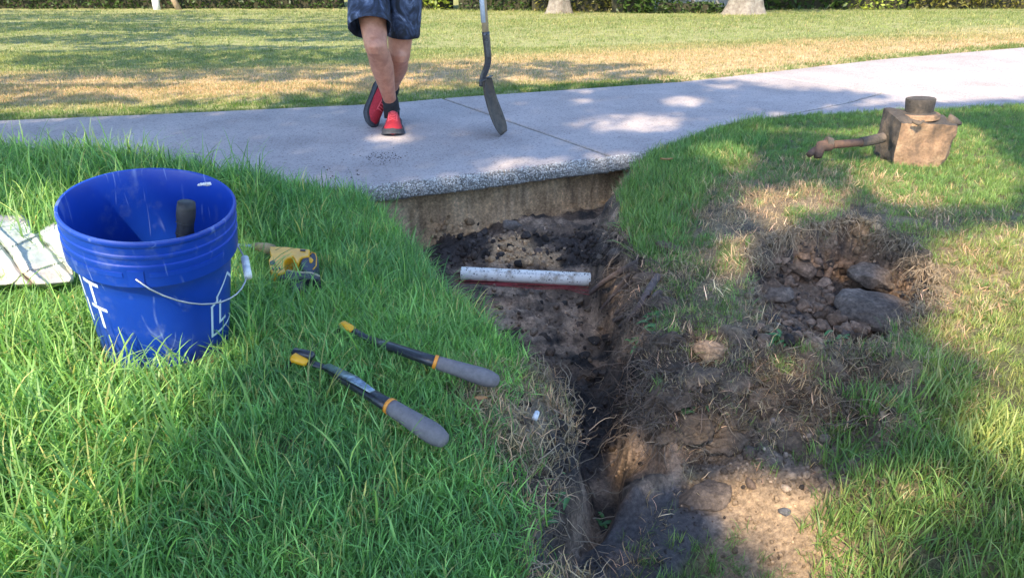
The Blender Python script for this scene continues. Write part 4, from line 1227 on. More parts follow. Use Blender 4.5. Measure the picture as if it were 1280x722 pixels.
roots = [([(802, 326, -.10), (775, 340, -.16), (752, 352, -.20), (738, 366, -.23)], .0105, .006, 'thickest cut root reaching over the pipe end with a pale tip'),
         ([(800, 332, -.11), (780, 350, -.17), (764, 372, -.22), (752, 386, -.25)], .008, .004, 'slender root just right of the thickest cut root'),
         ([(812, 336, -.10), (790, 352, -.15), (770, 366, -.19)], .006, .004, 'short root stub between two longer roots by the pipe end'),
         ([(818, 340, -.10), (800, 360, -.14), (786, 382, -.18), (770, 392, -.21)], .008, .005, 'curving root bending down to the left below the root stub'),
         ([(822, 345, -.10), (806, 368, -.14), (796, 392, -.19), (786, 398, -.20)], .009, .006, 'dark root in the middle of the trench corner bundle'),
         ([(812, 372, -.12), (795, 385, -.16), (778, 398, -.19), (768, 400, -.20)], .0075, .006, 'lower blunt root pointing left above the black soil'),
         ([(826, 365, -.10), (800, 385, -.15), (784, 402, -.18), (776, 408, -.19)], .0085, .007, 'lowest blunt root of the bundle right of the pipe')]
for pts_, r0, r1, lb in roots:
    q0 = []
    for k, (a, b_, z_) in enumerate(pts_):
        g_ = GZ(a, b_); tc_ = (Vector((0, 0, H)) - g_).normalized(); q0.append(g_ + tc_ * (r0 + .03 + .02 * k))
    for k in range(1, len(q0) - 1): q0[k] = q0[k].lerp((q0[k - 1] + q0[k + 1]) / 2, .5)
    pth = catmull(q0, 6); n = len(pth)
    V, Fc = tube(pth, [1.25 * (r0 + (r1 - r0) * k / (n - 1)) * random.uniform(.88, 1.12) for k in range(n)], 9, cap=False)
    rt = empty('tree_root', pth[-1], label=lb, cat='root', group='cut roots beside the pipe')
    mk('bark', V, Fc, M_ROOT, parent=rt)
    dd = (pth[-1] - pth[-2]).normalized()
    mk('cut_end', *tube([pth[-1] - dd * .004, pth[-1] + dd * .0005], r1 * 1.15, 9), M_CUT, parent=rt)

# fine roots and dead stolons hanging from torn edges
def strands(starts, n_each, length, width, down, seed, out=None, jit=.03):
    r = np.random.default_rng(seed); V, Fc, B_, k = [], [], [], 0
    for s0 in starts:
        for _ in range(n_each):
            p = np.array(s0) + r.normal(0, jit, 3) * np.array([1, 1, .4])
            d = r.normal(size=3); d[2] -= down
            if out is not None: d += np.array(out)
            d /= np.linalg.norm(d); L_ = length * r.uniform(.3, 1.2); sg_ = 7; w = width * r.uniform(.6, 1.4); rn = r.random()
            for i in range(sg_ + 1):
                sd_ = np.cross(d, [0.3, -.9, .2]); sd_ /= np.linalg.norm(sd_) + 1e-9
                ww = w * (1 - .6 * i / sg_) / 2
                q_ = np.cross(sd_, d)
                V += [p + sd_ * ww, p - sd_ * ww * .5 + q_ * ww * .8, p - sd_ * ww * .5 - q_ * ww * .8]; B_ += [(rn, .5, 0)] * 3
                d = d + r.normal(0, .38, 3) + np.array([0, 0, -.12 * down]); d /= np.linalg.norm(d)
                p = p + d * L_ / sg_
            for i in range(sg_):
                a_ = k + 3 * i
                for u, v2 in ((0, 1), (1, 2), (2, 0)): Fc.append((a_ + u, a_ + v2, a_ + 3 + v2, a_ + 3 + u))
            k += 3 * (sg_ + 1)
    return np.array(V), np.array(Fc), np.array(B_)
def strand_obj(name, c, args, **kw):
    m, nt, b = newmat(name + ' fibre')
    a = N(nt, 'ShaderNodeAttribute'); a.attribute_name = 'blade'
    sx = N(nt, 'ShaderNodeSeparateXYZ'); nt.links.new(a.outputs['Vector'], sx.inputs[0])
    r = ramp(nt, sx.outputs[0], [(0, tuple(x * .35 for x in c)), (.6, c), (1, tuple(min(1, x * 1.7) for x in c))])
    nt.links.new(r.outputs[0], b.inputs['Base Color']); b.inputs['Roughness'].default_value = .8
    V, Fc, B_ = strands(*args)
    o = mk(name, V, Fc, m, kind='stuff', **kw)
    o.data.attributes.new('blade', 'FLOAT_VECTOR', 'POINT').data.foreach_set('vector', B_.astype(np.float32).ravel())
def edge_pts(poly, i0, i1, n, h=-.01):
    out = []
    for _ in range(n):
        u = random.uniform(i0, i1); i = int(u) % len(poly); a, b_ = poly[i], poly[(i + 1) % len(poly)]; t = u - int(u)
        X, Y2 = a[0] + (b_[0] - a[0]) * t, a[1] + (b_[1] - a[1]) * t
        out.append((X, Y2, float(base_z(np.array([X]), np.array([Y2]))[0]) + h))
    return out
strand_obj('hanging_roots', (.20, .15, .11), (edge_pts(TRE, 12, 18, 300), 4, .15, .0018, 1.6, 5, (-.7, -.2, 0), .03), label='tangle of fine brown roots hanging down the right side of the trench', cat='roots')
strand_obj('hanging_stolons', (.27, .20, .13), (edge_pts(HOLE, 0, 8, 230, .01), 4, .09, .0020, 1.3, 6, (0, -.6, 0), .022), label='pale dead stolons hanging over the back rim of the round hole', cat='dead roots')
wallpts = []
gp_ = []
for a, b_, c_, d_ in ((573, 246, 584, 300), (691, 238, 697, 288), (727, 233, 745, 288), (640, 240, 644, 262), (500, 256, 472, 268)):
    yb = float(np.interp((a - 470) / 300, [0, .35, 1], [e0.y + .22, e0.y + .37, e1.y + .12]))
    gp_.append(tube(catmull([Y(a, b_, yb - .012), Y((a + c_) / 2 + 2, (b_ + d_) / 2, yb - .02), Y(c_, d_, yb - .03)], 6), [.0022, .0016, .0012] + [.001] * 10, 6))
mk('wall_roots', *merge(*gp_), simple('dark hair root', (.05, .035, .03), None, 40, .8), label='thin dark roots crossing the soil wall under the slab', cat='roots', kind='stuff')
m_, nt_, b_2 = newmat('loose straw')
strand_obj('loose_straw', (.27, .20, .13), ([tuple(v) for v in [GZ(random.uniform(830, 1130), random.uniform(430, 560)) for _ in range(150)]], 3, .08, .0018, -.1, 9, None, .03), label='torn runners and straw strewn over the broken mound below the hole', cat='dead grass')
strand_obj('root_mat', (.13, .09, .065), ([tuple(v) for v in [GZ(random.gauss(825, 30) + (k % 3) * 12, random.uniform(335, 540)) for k in range(300)]], 4, .10, .0024, .5, 12, (-.5, -.3, .3), .02), label='matted dark roots and torn sod along the right bank of the trench', cat='roots')
strand_obj('dark_runners', (.16, .12, .08), ([tuple(v) for v in [GZ(random.uniform(900, 1120), random.uniform(440, 540)) for k in range(170)]], 3, .09, .0026, .2, 13, (-.2, -.3, .3), .02), label='brown torn runners heaped on the broken mound below the hole', cat='dead grass')
strand_obj('trench_straw', (.30, .23, .16), ([tuple(v) for v in [GZ(random.uniform(640, 740), random.uniform(455, 720)) for _ in range(110)]], 3, .09, .002, .2, 10, None, .03), label='dry runners matted along the lower left lip of the trench', cat='dead grass')

# ------------------------------------------------------------------ SOIL CLODS
M_CLOD = ground_mat(); M_CLOD.name = 'clod soil'
def palette(n, w=(.4, .35, .25)):
    P3 = np.array([(.045, .036, .032), (.12, .085, .065), (.27, .19, .13)]); k = RNG.choice(3, n, p=w)
    return P3[k] * np.exp(RNG.normal(0, .22, n))[:, None]
cs, ss, cc = [], [], []
def in_px(n, x0, x1, y0, y1, s0, s1, w, cond):
    X, Y2 = RNG.uniform(x0, x1, n), RNG.uniform(y0, y1, n)
    # pixel -> terrain, vectorised march
    ds = np.linspace(.9, 4.2, 500)[None, :]
    a, b_ = (X[:, None] - 640) / F, (Y2[:, None] - 361) / F
    WX, WY, WZ = a * ds, ds * (cp - b_ * sp), H - ds * (sp + b_ * cp)
    T = terrain(WX.ravel(), WY.ravel(), False).reshape(WX.shape)
    k = np.argmax(WZ < T, 1); r_ = np.arange(n)
    x_, y_ = WX[r_, k], WY[r_, k]
    t, h, p = masks(x_, y_)
    ok = cond(t, h, p, x_, y_)
    x_, y_ = x_[ok], y_[ok]; z_ = terrain(x_, y_)
    s_ = s0 * np.exp(np.abs(RNG.normal(0, 1, len(x_))) * math.log(s1 / s0) / 2.2)
    ia = np.clip(np.searchsorted(ys, y_), 0, ny_ - 1) * nx_ + np.clip(np.searchsorted(xs, x_), 0, nx_ - 1)
    c_l = A[ia] * np.exp(RNG.normal(0, .28, len(x_)))[:, None]
    return [(a_, b2, c_ + q_ * .3) for a_, b2, c_, q_ in zip(x_, y_, z_, s_)], s_, np.where((RNG.random(len(x_)) < .12)[:, None], palette(len(x_), w), c_l)
for args in ((2600, 470, 800, 280, 600, .003, .014, (.55, .3, .15), lambda t, h, p, x, y: (t > .0) & (p < .03)),
             (420, 540, 790, 285, 335, .006, .022, (.65, .3, .05), lambda t, h, p, x, y: (t > .0) & (p < .14)),
             (1300, 930, 1170, 270, 450, .003, .016, (.25, .45, .3), lambda t, h, p, x, y: h > -.02),
             (1100, 780, 1120, 420, 620, .003, .012, (.3, .45, .25), lambda t, h, p, x, y: t < .0),
             (500, 820, 1110, 560, 722, .002, .008, (.1, .4, .5), lambda t, h, p, x, y: t < .0),
             (500, 600, 760, 460, 722, .003, .009, (.4, .4, .2), lambda t, h, p, x, y: t < .05)):
    a, b_, c_ = in_px(*args); cs += a; ss += list(b_); cc.append(c_)
clod_field('soil_crumbs', cs, ss, M_CLOD, 1, colors=np.concatenate(cc), label='crumbled dark and tan soil strewn through the trench and the hole', cat='soil')
mc, ms = [], []
for _ in range(150):
    u = random.random() ** (1.5 if random.random() < .6 else .3); ang = random.uniform(.9, 2.0) if random.random() < .7 else random.uniform(-.1, .5)
    side = Vector((0, 0, 1)).cross(pdv).normalized()
    mc.append(tuple(pa.lerp(pb, u) + (-side * math.cos(ang) + Vector((0, 0, 1)) * math.sin(ang)) * PR)); ms.append(random.uniform(.0008, .0034))
clod_field('mud_crumbs', mc, ms, M_CLOD, 1, colors=palette(len(mc), (.6, .4, 0)), label='crumbs of dark mud stuck on top of the white pipe', cat='mud')
# crumbs on the slab under the shoes
cs = []; ss = []
for _ in range(130):
    v = G(478 + random.gauss(0, 14), 197 + random.gauss(0, 4), 0); s_ = random.uniform(.0012, .0035); cs.append((v.x, v.y, s_ * .4)); ss.append(s_)
for _ in range(22):
    v = G(random.uniform(400, 450), random.uniform(208, 226), 0); s_ = random.uniform(.0015, .005); cs.append((v.x, v.y, s_ * .4)); ss.append(s_)
clod_field('spilled_soil', cs, ss, M_CLOD, 1, colors=palette(len(cs), (.6, .4, 0)), label='small patch of spilled soil crumbs on the slab in front of the red shoes', cat='soil')
v = G(478, 197, 0)
# individual clods
def word(v, cuts, names):
    return names[sum(v > c for c in cuts)]
def clod_label(px, py, s_, tone, xc, yc, sc_, place):
    return '%s %s clod at %s %s of %s' % (word(s_, sc_, ('tiny', 'small', 'middling', 'large')), word(tone, (.62, .85, 1.0), ('dark', 'dull', 'brown', 'pale')),
        word(py, yc, ('rear', 'midway', 'centre', 'front')), word(px, xc, ('far left', 'left', 'right', 'far right')), place)
def clod(px, py, s, seed, col, lab, group=None, name='soil_clod', sc=(1, .85, .7), cat='clod', sub=3, amp=.35, sink=.35, facet=.25):
    v = GZ(px, py)
    w, f = lump(sub, (s * sc[0], s * sc[1], s * sc[2]), seed, amp, 1.5, facet)
    w = w @ np.array(Euler((random.uniform(-.3, .3), random.uniform(-.3, .3), random.random() * 6 if group else 0)).to_matrix()) + np.array([v.x, v.y, v.z + s * sc[2] * (1 - 2 * sink)])
    d = fbm(w[:, 0] * 45, w[:, 1] * 45, w[:, 2] * 45, seed + 5, 4) * min(.006, .003 + s * .05)
    w = w + d[:, None]
    o = mk(name, w, f, M_CLOD, label=lab, cat=cat, group=group)
    c = np.tile(np.array(col), (len(w), 1)); n_ = sstep(-.25, .3, fbm(w[:, 0] * 12, w[:, 1] * 12, w[:, 2] * 12, seed, 3))
    c = lerp(c, tuple(np.array(col) * .45), n_ * .6)
    o.data.attributes.new('albedo', 'FLOAT_COLOR', 'POINT').data.foreach_set('color', np.c_[c, np.ones(len(w))].astype(np.float32).ravel())
    return o
clod(1096, 400, .140, 3, (.235, .185, .15), 'largest smooth grey clay lump at the front right of the round hole', name='clay_chunk', sc=(1.0, .85, .42), cat='clay lump', sub=5, amp=.16, sink=.3)
clod(1095, 352, .10, 5, (.21, .16, .125), 'flat grey clay lump just behind the largest one in the hole', name='clay_chunk', sc=(1.0, .8, .42), cat='clay lump', sub=5, amp=.2, sink=.35)
clod(1000, 338, .055, 8, (.24, .17, .125), 'brown clay lump under the back left rim of the round hole', name='clay_chunk', sc=(1.0, .8, .6), cat='clay lump', sub=4, sink=.35)
clod(972, 372, .05, 9, (.22, .16, .12), 'brown lump on the left edge of the round hole', name='clay_chunk', sc=(1.0, .8, .5), cat='clay lump', sub=4, sink=.35)
for k in range(105):
    px, py = random.uniform(948, 1085), random.uniform(322, 436)
    s_, t2 = random.uniform(.010, .034), random.uniform(.35, 1.15)
    clod(px, py, s_, 40 + k, tuple(np.array((.33, .215, .145)) * t2), clod_label(px, py, s_, t2, (985, 1015, 1050), (350, 380, 408), (.016, .022, .028), 'the round hole'), 'broken clods in the round hole', sub=3, facet=.5, amp=.5)
for k in range(26):
    px = random.choice([random.uniform(600, 668), random.uniform(690, 775)]); py = random.uniform(290, 333)
    s_, t2 = random.uniform(.014, .028), random.uniform(.6, 1.5)
    clod(px, py, s_, 140 + k, tuple(np.array((.07, .055, .048)) * t2), clod_label(px, py, s_, t2 * .75, (630, 680, 735), (300, 311, 322), (.018, .021, .025), 'the dark heap above the pipe'), 'dark clods above the pipe', sub=3, facet=.4, amp=.5)
for k in range(48):
    px, py = random.uniform(585, 760), random.uniform(375, 470)
    if px < 585 + (py - 375) * 1.0: continue
    s_, (c3, t2) = random.uniform(.010, .026), random.choice([((.26, .19, .135), 1.1), ((.15, .11, .085), .9), ((.06, .05, .045), .5)])
    clod(px, py, s_, 240 + k, tuple(np.array(c3) * random.uniform(.8, 1.1)), clod_label(px, py, s_, t2, (670, 700, 730), (400, 425, 448), (.014, .018, .022), 'the trench floor below the pipe'), 'loose clods in front of the pipe', sub=3, facet=.4, amp=.5)
for (px, py, s_, lb) in ((772, 318, .030, 'grey round clod just above the right end of the pipe'), (752, 322, .022, 'small grey clod left of the round one above the pipe end'),
                         (640, 285, .045, 'flat pale clod stuck to the soil wall above the heap')):
    clod(px, py, s_, int(px), (.19, .155, .13), lb, sub=3)
for (px, py, s_, lb) in ((812, 352, .045, 'dark crumbling sod lump on the lip just right of the cut roots'), (826, 385, .05, 'dark sod lump hanging over the right trench wall below the cut roots'),
                         (838, 428, .045, 'brown sod lump on the right trench lip below the broad leaved weed'), (838, 468, .04, 'ragged brown lump on the right trench lip level with the lopper grip'),
                         (842, 500, .045, 'brown lump at the corner of the right trench lip above the clay shoulder'), (730, 470, .03, 'small dry sod lump on the left lip of the trench')):
    clod(px, py, s_, int(px) + int(py), (.13, .092, .066), lb, sub=5, sc=(1.0, .8, .6), name='sod_lump', cat='sod lump', amp=.7, sink=.45)
for (px, py, s_, lb) in ((842, 312, .05, 'brown root ball of torn sod at the trench edge above the roots'), (830, 300, .035, 'smaller torn sod lump behind the brown root ball'),
                         (868, 470, .05, 'broken sod lump beside the right lip of the trench'), (915, 480, .05, 'wide broken sod lump in the middle of the torn mound'),
                         (960, 500, .04, 'grey sod lump right of the wide broken one'), (850, 535, .06, 'grey clay shoulder on the right lip of the trench'),
                         (905, 548, .07, 'grey brown clay hump above the sandy patch'), (1000, 560, .06, 'dark clay hump beside the tall grass at lower right')):
    clod(px, py, s_, int(px), (.19, .135, .095) if py < 520 else (.17, .125, .09), lb, sub=5, sc=(1.2, .85, .42), name='sod_lump', cat='sod lump', amp=.6, facet=.05, sink=.5)
clod(885, 440, .045, 77, (.34, .23, .15), 'sunlit square tan sod lump at the left of the mound', sub=4, sc=(1, .8, .5), name='sod_lump', cat='sod lump')
clod(880, 622, .05, 13, (.20, .155, .125), 'pale clay lump on the right end of the dark slab', name='clay_chunk', sc=(1.2, .9, .5), cat='clay lump', sub=5, amp=.25, sink=.4)
clod(982, 640, .014, 15, (.12, .12, .13), 'small dark stone on the sunlit sandy patch', name='stone', cat='stone', sub=2)
clod(972, 408, .012, 16, (.4, .34, .27), 'small pale pebble at the front of the round hole', name='pebble', cat='pebble', sub=2)
M_CHALK = simple('chalky white', (.7, .72, .75), None, 40, .7)
v = GZ(668, 530)
mk('white_fragment', *tube([v + Vector((0, 0, .012)), v + Vector((.006, .018, .016))], [.006, .005], 10), M_CHALK, label='small white plastic fragment on the dry lip left of the trench', cat='litter')

# ------------------------------------------------------------------ CONCRETE BLOCK with pipe
def stone_mat(name, c1, c2, c3):
    m, nt, b = newmat(name); v = vecpos(nt)
    n = noise(nt, 9, 6, .65, v); r = ramp(nt, n.outputs[0], [(.32, c1), (.5, c2), (.66, c3)])
    n2 = noise(nt, 120, 5, .7, v); r2 = ramp(nt, n2.outputs[0], [(.3, (.7, .7, .7)), (.7, (1.2, 1.2, 1.2))])
    c = mix(nt, 1, r.outputs[0], r2.outputs[0], 'MULTIPLY'); nt.links.new(c, b.inputs['Base Color']); b.inputs['Roughness'].default_value = .9
    n3 = noise(nt, 40, 8, .75, v); bump(nt, b, n3.outputs[0], .9, .01)
    return m
M_BLOCK = stone_mat('clay caked concrete', (.09, .065, .048), (.30, .18, .105), (.42, .275, .165))
M_BLOCKD = stone_mat('dark weathered and shaded concrete', (.035, .030, .027), (.075, .062, .052), (.17, .125, .09))
M_RUST = simple('rusty pipe', (.15, .08, .052), (.075, .048, .036), 50, .8, .5, 120, .002)
yf = BLK.y - .01
blk = empty('concrete_block', BLK, label='clay caked concrete block with round cap and side pipe standing on the grass', cat='concrete block')
c8 = [Y(1111, 222, yf), Y(1173, 219, yf + .02), Y(1188, 208, yf + .2), Y(1093, 212, yf + .16),
      Y(1124, 150, yf + .0), Y(1194, 160, yf + .04), Y(1186, 137, yf + .22), Y(1103, 133, yf + .20)]
def hexa(c, n=20, amp=.020, seed=1):
    bm = bmesh.new()
    idx = [(0, 3, 2, 1), (4, 5, 6, 7), (0, 1, 5, 4), (1, 2, 6, 5), (2, 3, 7, 6), (3, 0, 4, 7)]
    V, Fc, FI = [], [], []
    for fi, (a, b_, c_, d) in enumerate(idx):
        k0 = len(V)
        for i in range(n + 1):
            for j in range(n + 1):
                u, w = i / n, j / n
                V.append(c[a].lerp(c[b_], u).lerp(c[d].lerp(c[c_], u), w))
        for i in range(n):
            for j in range(n):
                p = k0 + i * (n + 1) + j; Fc.append((p, p + n + 1, p + n + 2, p + 1)); FI.append(fi)
    cen = sum(c, Vector()) / 8
    W = []
    for v in V:
        d = (v - cen); r_ = d.length
        e = float(fbm(v.x * 9, v.y * 9, v.z * 9, seed, 3)) * amp * 1.6 + float(fbm(v.x * 30, v.y * 30, v.z * 30, seed + 3, 3)) * amp * .5
        cr = max(0, r_ - .155) * .35
        W.append(v + d.normalized() * (e - cr))
    return W, Fc, FI
W, Fc, FI = hexa(c8)
o = mk('block_body', W, Fc, M_BLOCK, parent=blk)
o.data.materials.append(M_BLOCKD)
o.data.polygons.foreach_set('material_index', [1 if f in (5, 1) else 0 for f in FI])  # left face's shade put into a darker colour; the top takes it too
bm = bmesh.new(); bm.from_mesh(o.data); bmesh.ops.remove_doubles(bm, verts=bm.verts, dist=.0008); bm.to_mesh(o.data); bm.free(); smooth_mesh(o.data, 60)
tc = Y(1148, 144, yf + .11)
upn = Vector((-.06, .04, 1)).normalized()
mk('flange', *tube([tc - upn * .012, tc + upn * .006, tc + upn * .011], [.086, .084, .074], 36), M_BLOCK, parent=blk, ang=40)
mk('seal_ring', *tube([tc + upn * .004, tc + upn * .012, tc + upn * .016], [.070, .068, .060], 30), M_BLOCKD, parent=blk, ang=40)
mk('cap', *tube([tc + upn * .010, tc + upn * .040, tc + upn * .068, tc + upn * .073, tc + upn * .074, tc + upn * .068],
                [.056, .058, .060, .058, .050, .044], 12), M_BLOCKD, parent=blk, ang=30)
mk('top_spur', *tube([Y(1184, 150, yf + .10), Y(1194, 153, yf + .08), Y(1202, 155, yf + .07)], [.03, .02, .006], 8), M_BLOCKD, parent=blk)
mk('front_catch', *tube([Y(1141, 152, yf - .012), Y(1148, 155, yf - .016), Y(1155, 151, yf - .012)], [.006, .009, .005], 8), M_BLOCKD, parent=blk)
pz = [Y(1104, 172, yf + .06), Y(1092, 175, yf + .05), Y(1076, 178, yf + .03), Y(1040, 181, yf - .0), Y(1026, 183, yf - .01), Y(1014, 191, yf - .02)]
mk('side_pipe', *tube([pz[1], pz[2], pz[3]], [.0175, .0175, .0175], 16), M_RUST, parent=blk)
mk('coupling', *tube([pz[0], pz[1].lerp(pz[2], .2), pz[2]], [.022, .022, .021], 18), M_BLOCKD, parent=blk, ang=40)
mk('elbow', *tube([pz[3], pz[3].lerp(pz[4], .2), pz[4], pz[4] + Vector((-.01, -.01, -.025)), pz[4] + Vector((-.012, -.02, -.045))], [.020, .026, .025, .021, .016], 16), M_RUST, parent=blk)
mk('collar', *tube([pz[3] + Vector((-.004, 0, .004)), pz[3] + Vector((-.03, 0, .008))], [.026, .028], 16), M_BLOCKD, parent=blk, ang=40)
mk('pipe_stub', *tube([pz[4] + Vector((-.02, 0, -.012)), pz[5], pz[5] + Vector((-.012, -.01, -.006))], [.013, .015, .013], 14), M_RUST, parent=blk)

# fallen leaves
M_DLEAF = simple('dry orange leaf', (.50, .24, .08), (.35, .16, .06), 60, .7)
for px, py, s_, lb in ((833, 199, .028, 'curled orange fallen leaf on the grass by the slab corner'), (601, 497, .012, 'tiny orange dead leaf between the two lopper grips')):
    v = onb(px, py, .05); n = 9; V, Fc = [], []
    for i in range(n):
        t = i / (n - 1); w = s_ * .55 * math.sin(math.pi * t) ** .8 + .0005
        for s2 in (-1, 0, 1):
            V.append(v + Vector(((t - .5) * 2 * s_, s2 * w * .8, .35 * s_ * (abs(s2) * .6 - math.sin(math.pi * t) * .4))))
    for i in range(n - 1):
        for k in (0, 1): a = 3 * i + k; Fc.append((a, a + 3, a + 4, a + 1))
    o = mk('fallen_leaf', V, Fc, M_DLEAF, label=lb, cat='leaf'); sd2 = o.modifiers.new('thick', 'SOLIDIFY'); sd2.thickness = .0005

# broad leaved weeds on the trench lip
def weed(px, py, n, L_, lb):
    v = GZ(px, py)
    V, Fc = [], []
    w = empty('weed', v, label=lb, cat='weed')
    vs = []
    for i in range(n):
        az = random.random() * 6.28; d = Vector((math.cos(az), math.sin(az) - .4, .9)).normalized(); p = v + Vector((random.gauss(0, .02), random.gauss(0, .02), -.005))
        l = L_ * random.uniform(.6, 1.1); b_ = d.cross(Vector((0, 0, 1))).normalized(); k0 = len(V)
        for s_ in range(6):
            t = s_ / 5; ww = l * .11 * math.sin(math.pi * min(.98, t * .85 + .12)); q_ = p + d * l * t + Vector((0, 0, -.55 * l * t * t))
            V += [q_ - b_ * ww + Vector((0, 0, ww * .5)), q_, q_ + b_ * ww + Vector((0, 0, ww * .5))]
        for s_ in range(5):
            for k in (0, 1): a = k0 + 3 * s_ + k; Fc.append((a, a + 3, a + 4, a + 1))
    mk('foliage', V, Fc, M_WEED, parent=w)
M_WEED = simple('weed leaf', (.05, .15, .04), (.09, .22, .06), 30, .5)
weed(822, 402, 26, .075, 'broad leaved green weed on the trench lip below the roots')
weed(800, 425, 14, .06, 'smaller weed just below left of the broad leaved one')
weed(865, 505, 16, .055, 'green grass tuft growing out of the broken sod lump')
weed(985, 425, 14, .06, 'low green weed at the front left of the round hole')
weed(1045, 428, 12, .05, 'green weed under the largest clay lump')
weed(757, 655, 18, .055, 'green weed sprawling on the dark wet clay at the bottom')
weed(690, 625, 14, .07, 'weed leaning over the lower left lip of the trench')

# ------------------------------------------------------------------ PERSON
M_SKIN = simple('sun tanned skin', (.56, .26, .165), (.38, .16, .10), 22, .5, .25, 180, .001)
M_SKIN.node_tree.nodes['Principled BSDF'].inputs['Subsurface Weight'].default_value = .08
M_SKIN.node_tree.nodes['Principled BSDF'].inputs['Subsurface Radius'].default_value = (.02, .008, .005)
toe1 = G(491, 171, .0)
A1 = Y(489, 131, toe1.y + .228); K1 = G(470, 57, .46)
toe2 = G(459, 157, .01)
A2 = Y(489, 113, toe2.y + .20); K2 = Y(499, 68, toe2.y - .02)
hc = Vector((K1.x * .5 + K2.x * .5, toe1.y + .16, .86))
hR, hL = hc + Vector((-.095, 0, -.03)), hc + Vector((.095, .01, -.03))
person = empty('person', (hc.x, hc.y, 0), label='person in tie dye shorts and red running shoes standing with crossed legs holding a shovel', cat='person')
def legpath(h, k, a, foot):
    pts_ = [(h, .092), (h.lerp(k, .35), .088), (h.lerp(k, .75), .073), (h.lerp(k, .93), .066), (k, .0635), (k.lerp(a, .10), .060), (k.lerp(a, .20) + Vector((0, .012, 0)), .064), (k.lerp(a, .34) + Vector((0, .018, 0)), .066),
            (k.lerp(a, .5) + Vector((0, .015, 0)), .059), (k.lerp(a, .7) + Vector((0, .006, 0)), .047), (k.lerp(a, .88), .0395), (a, .038), (foot, .030)]
    p = catmull([q_[0] for q_ in pts_], 3); r_ = [q_[1] for q_ in pts_]
    rr_ = [.9 * float(np.interp(i / 3, range(len(r_)), r_)) for i in range(len(p))]
    return tube(p, rr_, 18)
parts = [legpath(hR, K1, A1, A1 + Vector((0, .0, -.05))), legpath(hL, K2, A2, A2 + (toe2 - A2).normalized() * .07)]
parts.append(tube([K1 + Vector((0, -.030, .035)), K1 + Vector((0, -.036, 0)), K1 + Vector((0, -.030, -.035))], [.028, .036, .027], 12))
parts.append(tube([K2 + Vector((.01, -.028, .035)), K2 + Vector((.01, -.034, 0)), K2 + Vector((.01, -.028, -.035))], [.030, .037, .028], 12))
X3 = lambda dx, dy, dz: hc + Vector((dx, dy, dz))
# torso, neck, head
parts.append(tube([X3(0, 0, -.10), X3(0, 0, -.02), X3(0, 0, .10), X3(0, -.01, .22), X3(0, -.005, .34), X3(0, 0, .46), X3(0, .005, .53), X3(0, 0, .565)],
                  [(.10, .13), (.125, .165), (.11, .15), (.105, .145), (.12, .165), (.115, .175), (.085, .15), (.05, .07)], 24, up=(0, 1, 0)))
parts.append(tube([X3(0, 0, .53), X3(0, -.01, .60), X3(0, -.015, .66)], [.056, .052, .052], 16))
hd = X3(0, -.02, .745)
parts.append(tube([hd + Vector((0, 0, z_)) for z_ in (-.115, -.10, -.07, -.03, .02, .06, .09, .112, .12)], [(.03, .03), (.055, .045), (.078, .060), (.090, .070), (.097, .076), (.092, .074), (.072, .060), (.038, .032), (.01, .01)], 24, up=(0, 1, 0)))
parts.append(tube([hd + Vector((0, -.088, .015)), hd + Vector((0, -.108, -.018)), hd + Vector((0, -.092, -.032))], [.008, .013, .011], 10))   # nose
for s_ in (-1, 1):
    parts.append(tube([hd + Vector((s_ * .070, .005, .025)), hd + Vector((s_ * .084, .012, .005)), hd + Vector((s_ * .074, .005, -.028))], [.008, .013, .007], 8))
# arms
def arm(sh, el, wr):
    pts_ = [(sh, .052), (sh.lerp(el, .3), .047), (sh.lerp(el, .8), .038), (el, .036), (el.lerp(wr, .25), .039), (el.lerp(wr, .7), .029), (wr, .025)]
    p = catmull([q_[0] for q_ in pts_], 4); return tube(p, [float(np.interp(i / 4, range(7), [q_[1] for q_ in pts_])) for i in range(len(p))], 16)
shR, shL = X3(-.175, 0, .48), X3(.175, 0, .48)
wrR = Vector((P(424, 0, toe1.y + .05).x + .035, toe1.y + .06, .81)); elR = shR.lerp(wrR, .52) + Vector((-.04, .03, 0))
parts.append(arm(shR, elR, wrR))
fdir = Vector((-.05, -.10, -1)).normalized()
parts.append(tube([wrR, wrR + fdir * .03, wrR + fdir * .07, wrR + fdir * .092], [(.020, .025), (.022, .036), (.017, .040), (.012, .034)], 14, up=(1, 0, 0)))
for k, (o_, L_) in enumerate(((-.028, .062), (-.009, .074), (.010, .070), (.028, .056))):
    b0 = wrR + fdir * .082 + Vector((0, o_, 0)); d1 = (fdir + Vector((.15, 0, 0))).normalized(); d2 = (fdir + Vector((.5, 0, 0))).normalized()
    parts.append(tube(catmull([b0, b0 + d1 * L_ * .5, b0 + d1 * L_ * .5 + d2 * L_ * .5], 4), [.0095, .009, .009, .0088, .0088, .0085, .008, .0078, .006], 10))
b0 = wrR + fdir * .03 + Vector((.005, -.028, 0))
parts.append(tube([b0, b0 + Vector((.004, -.026, -.022)), b0 + Vector((.01, -.032, -.052)), b0 + Vector((.012, -.028, -.066))], [.013, .011, .010, .007], 10))
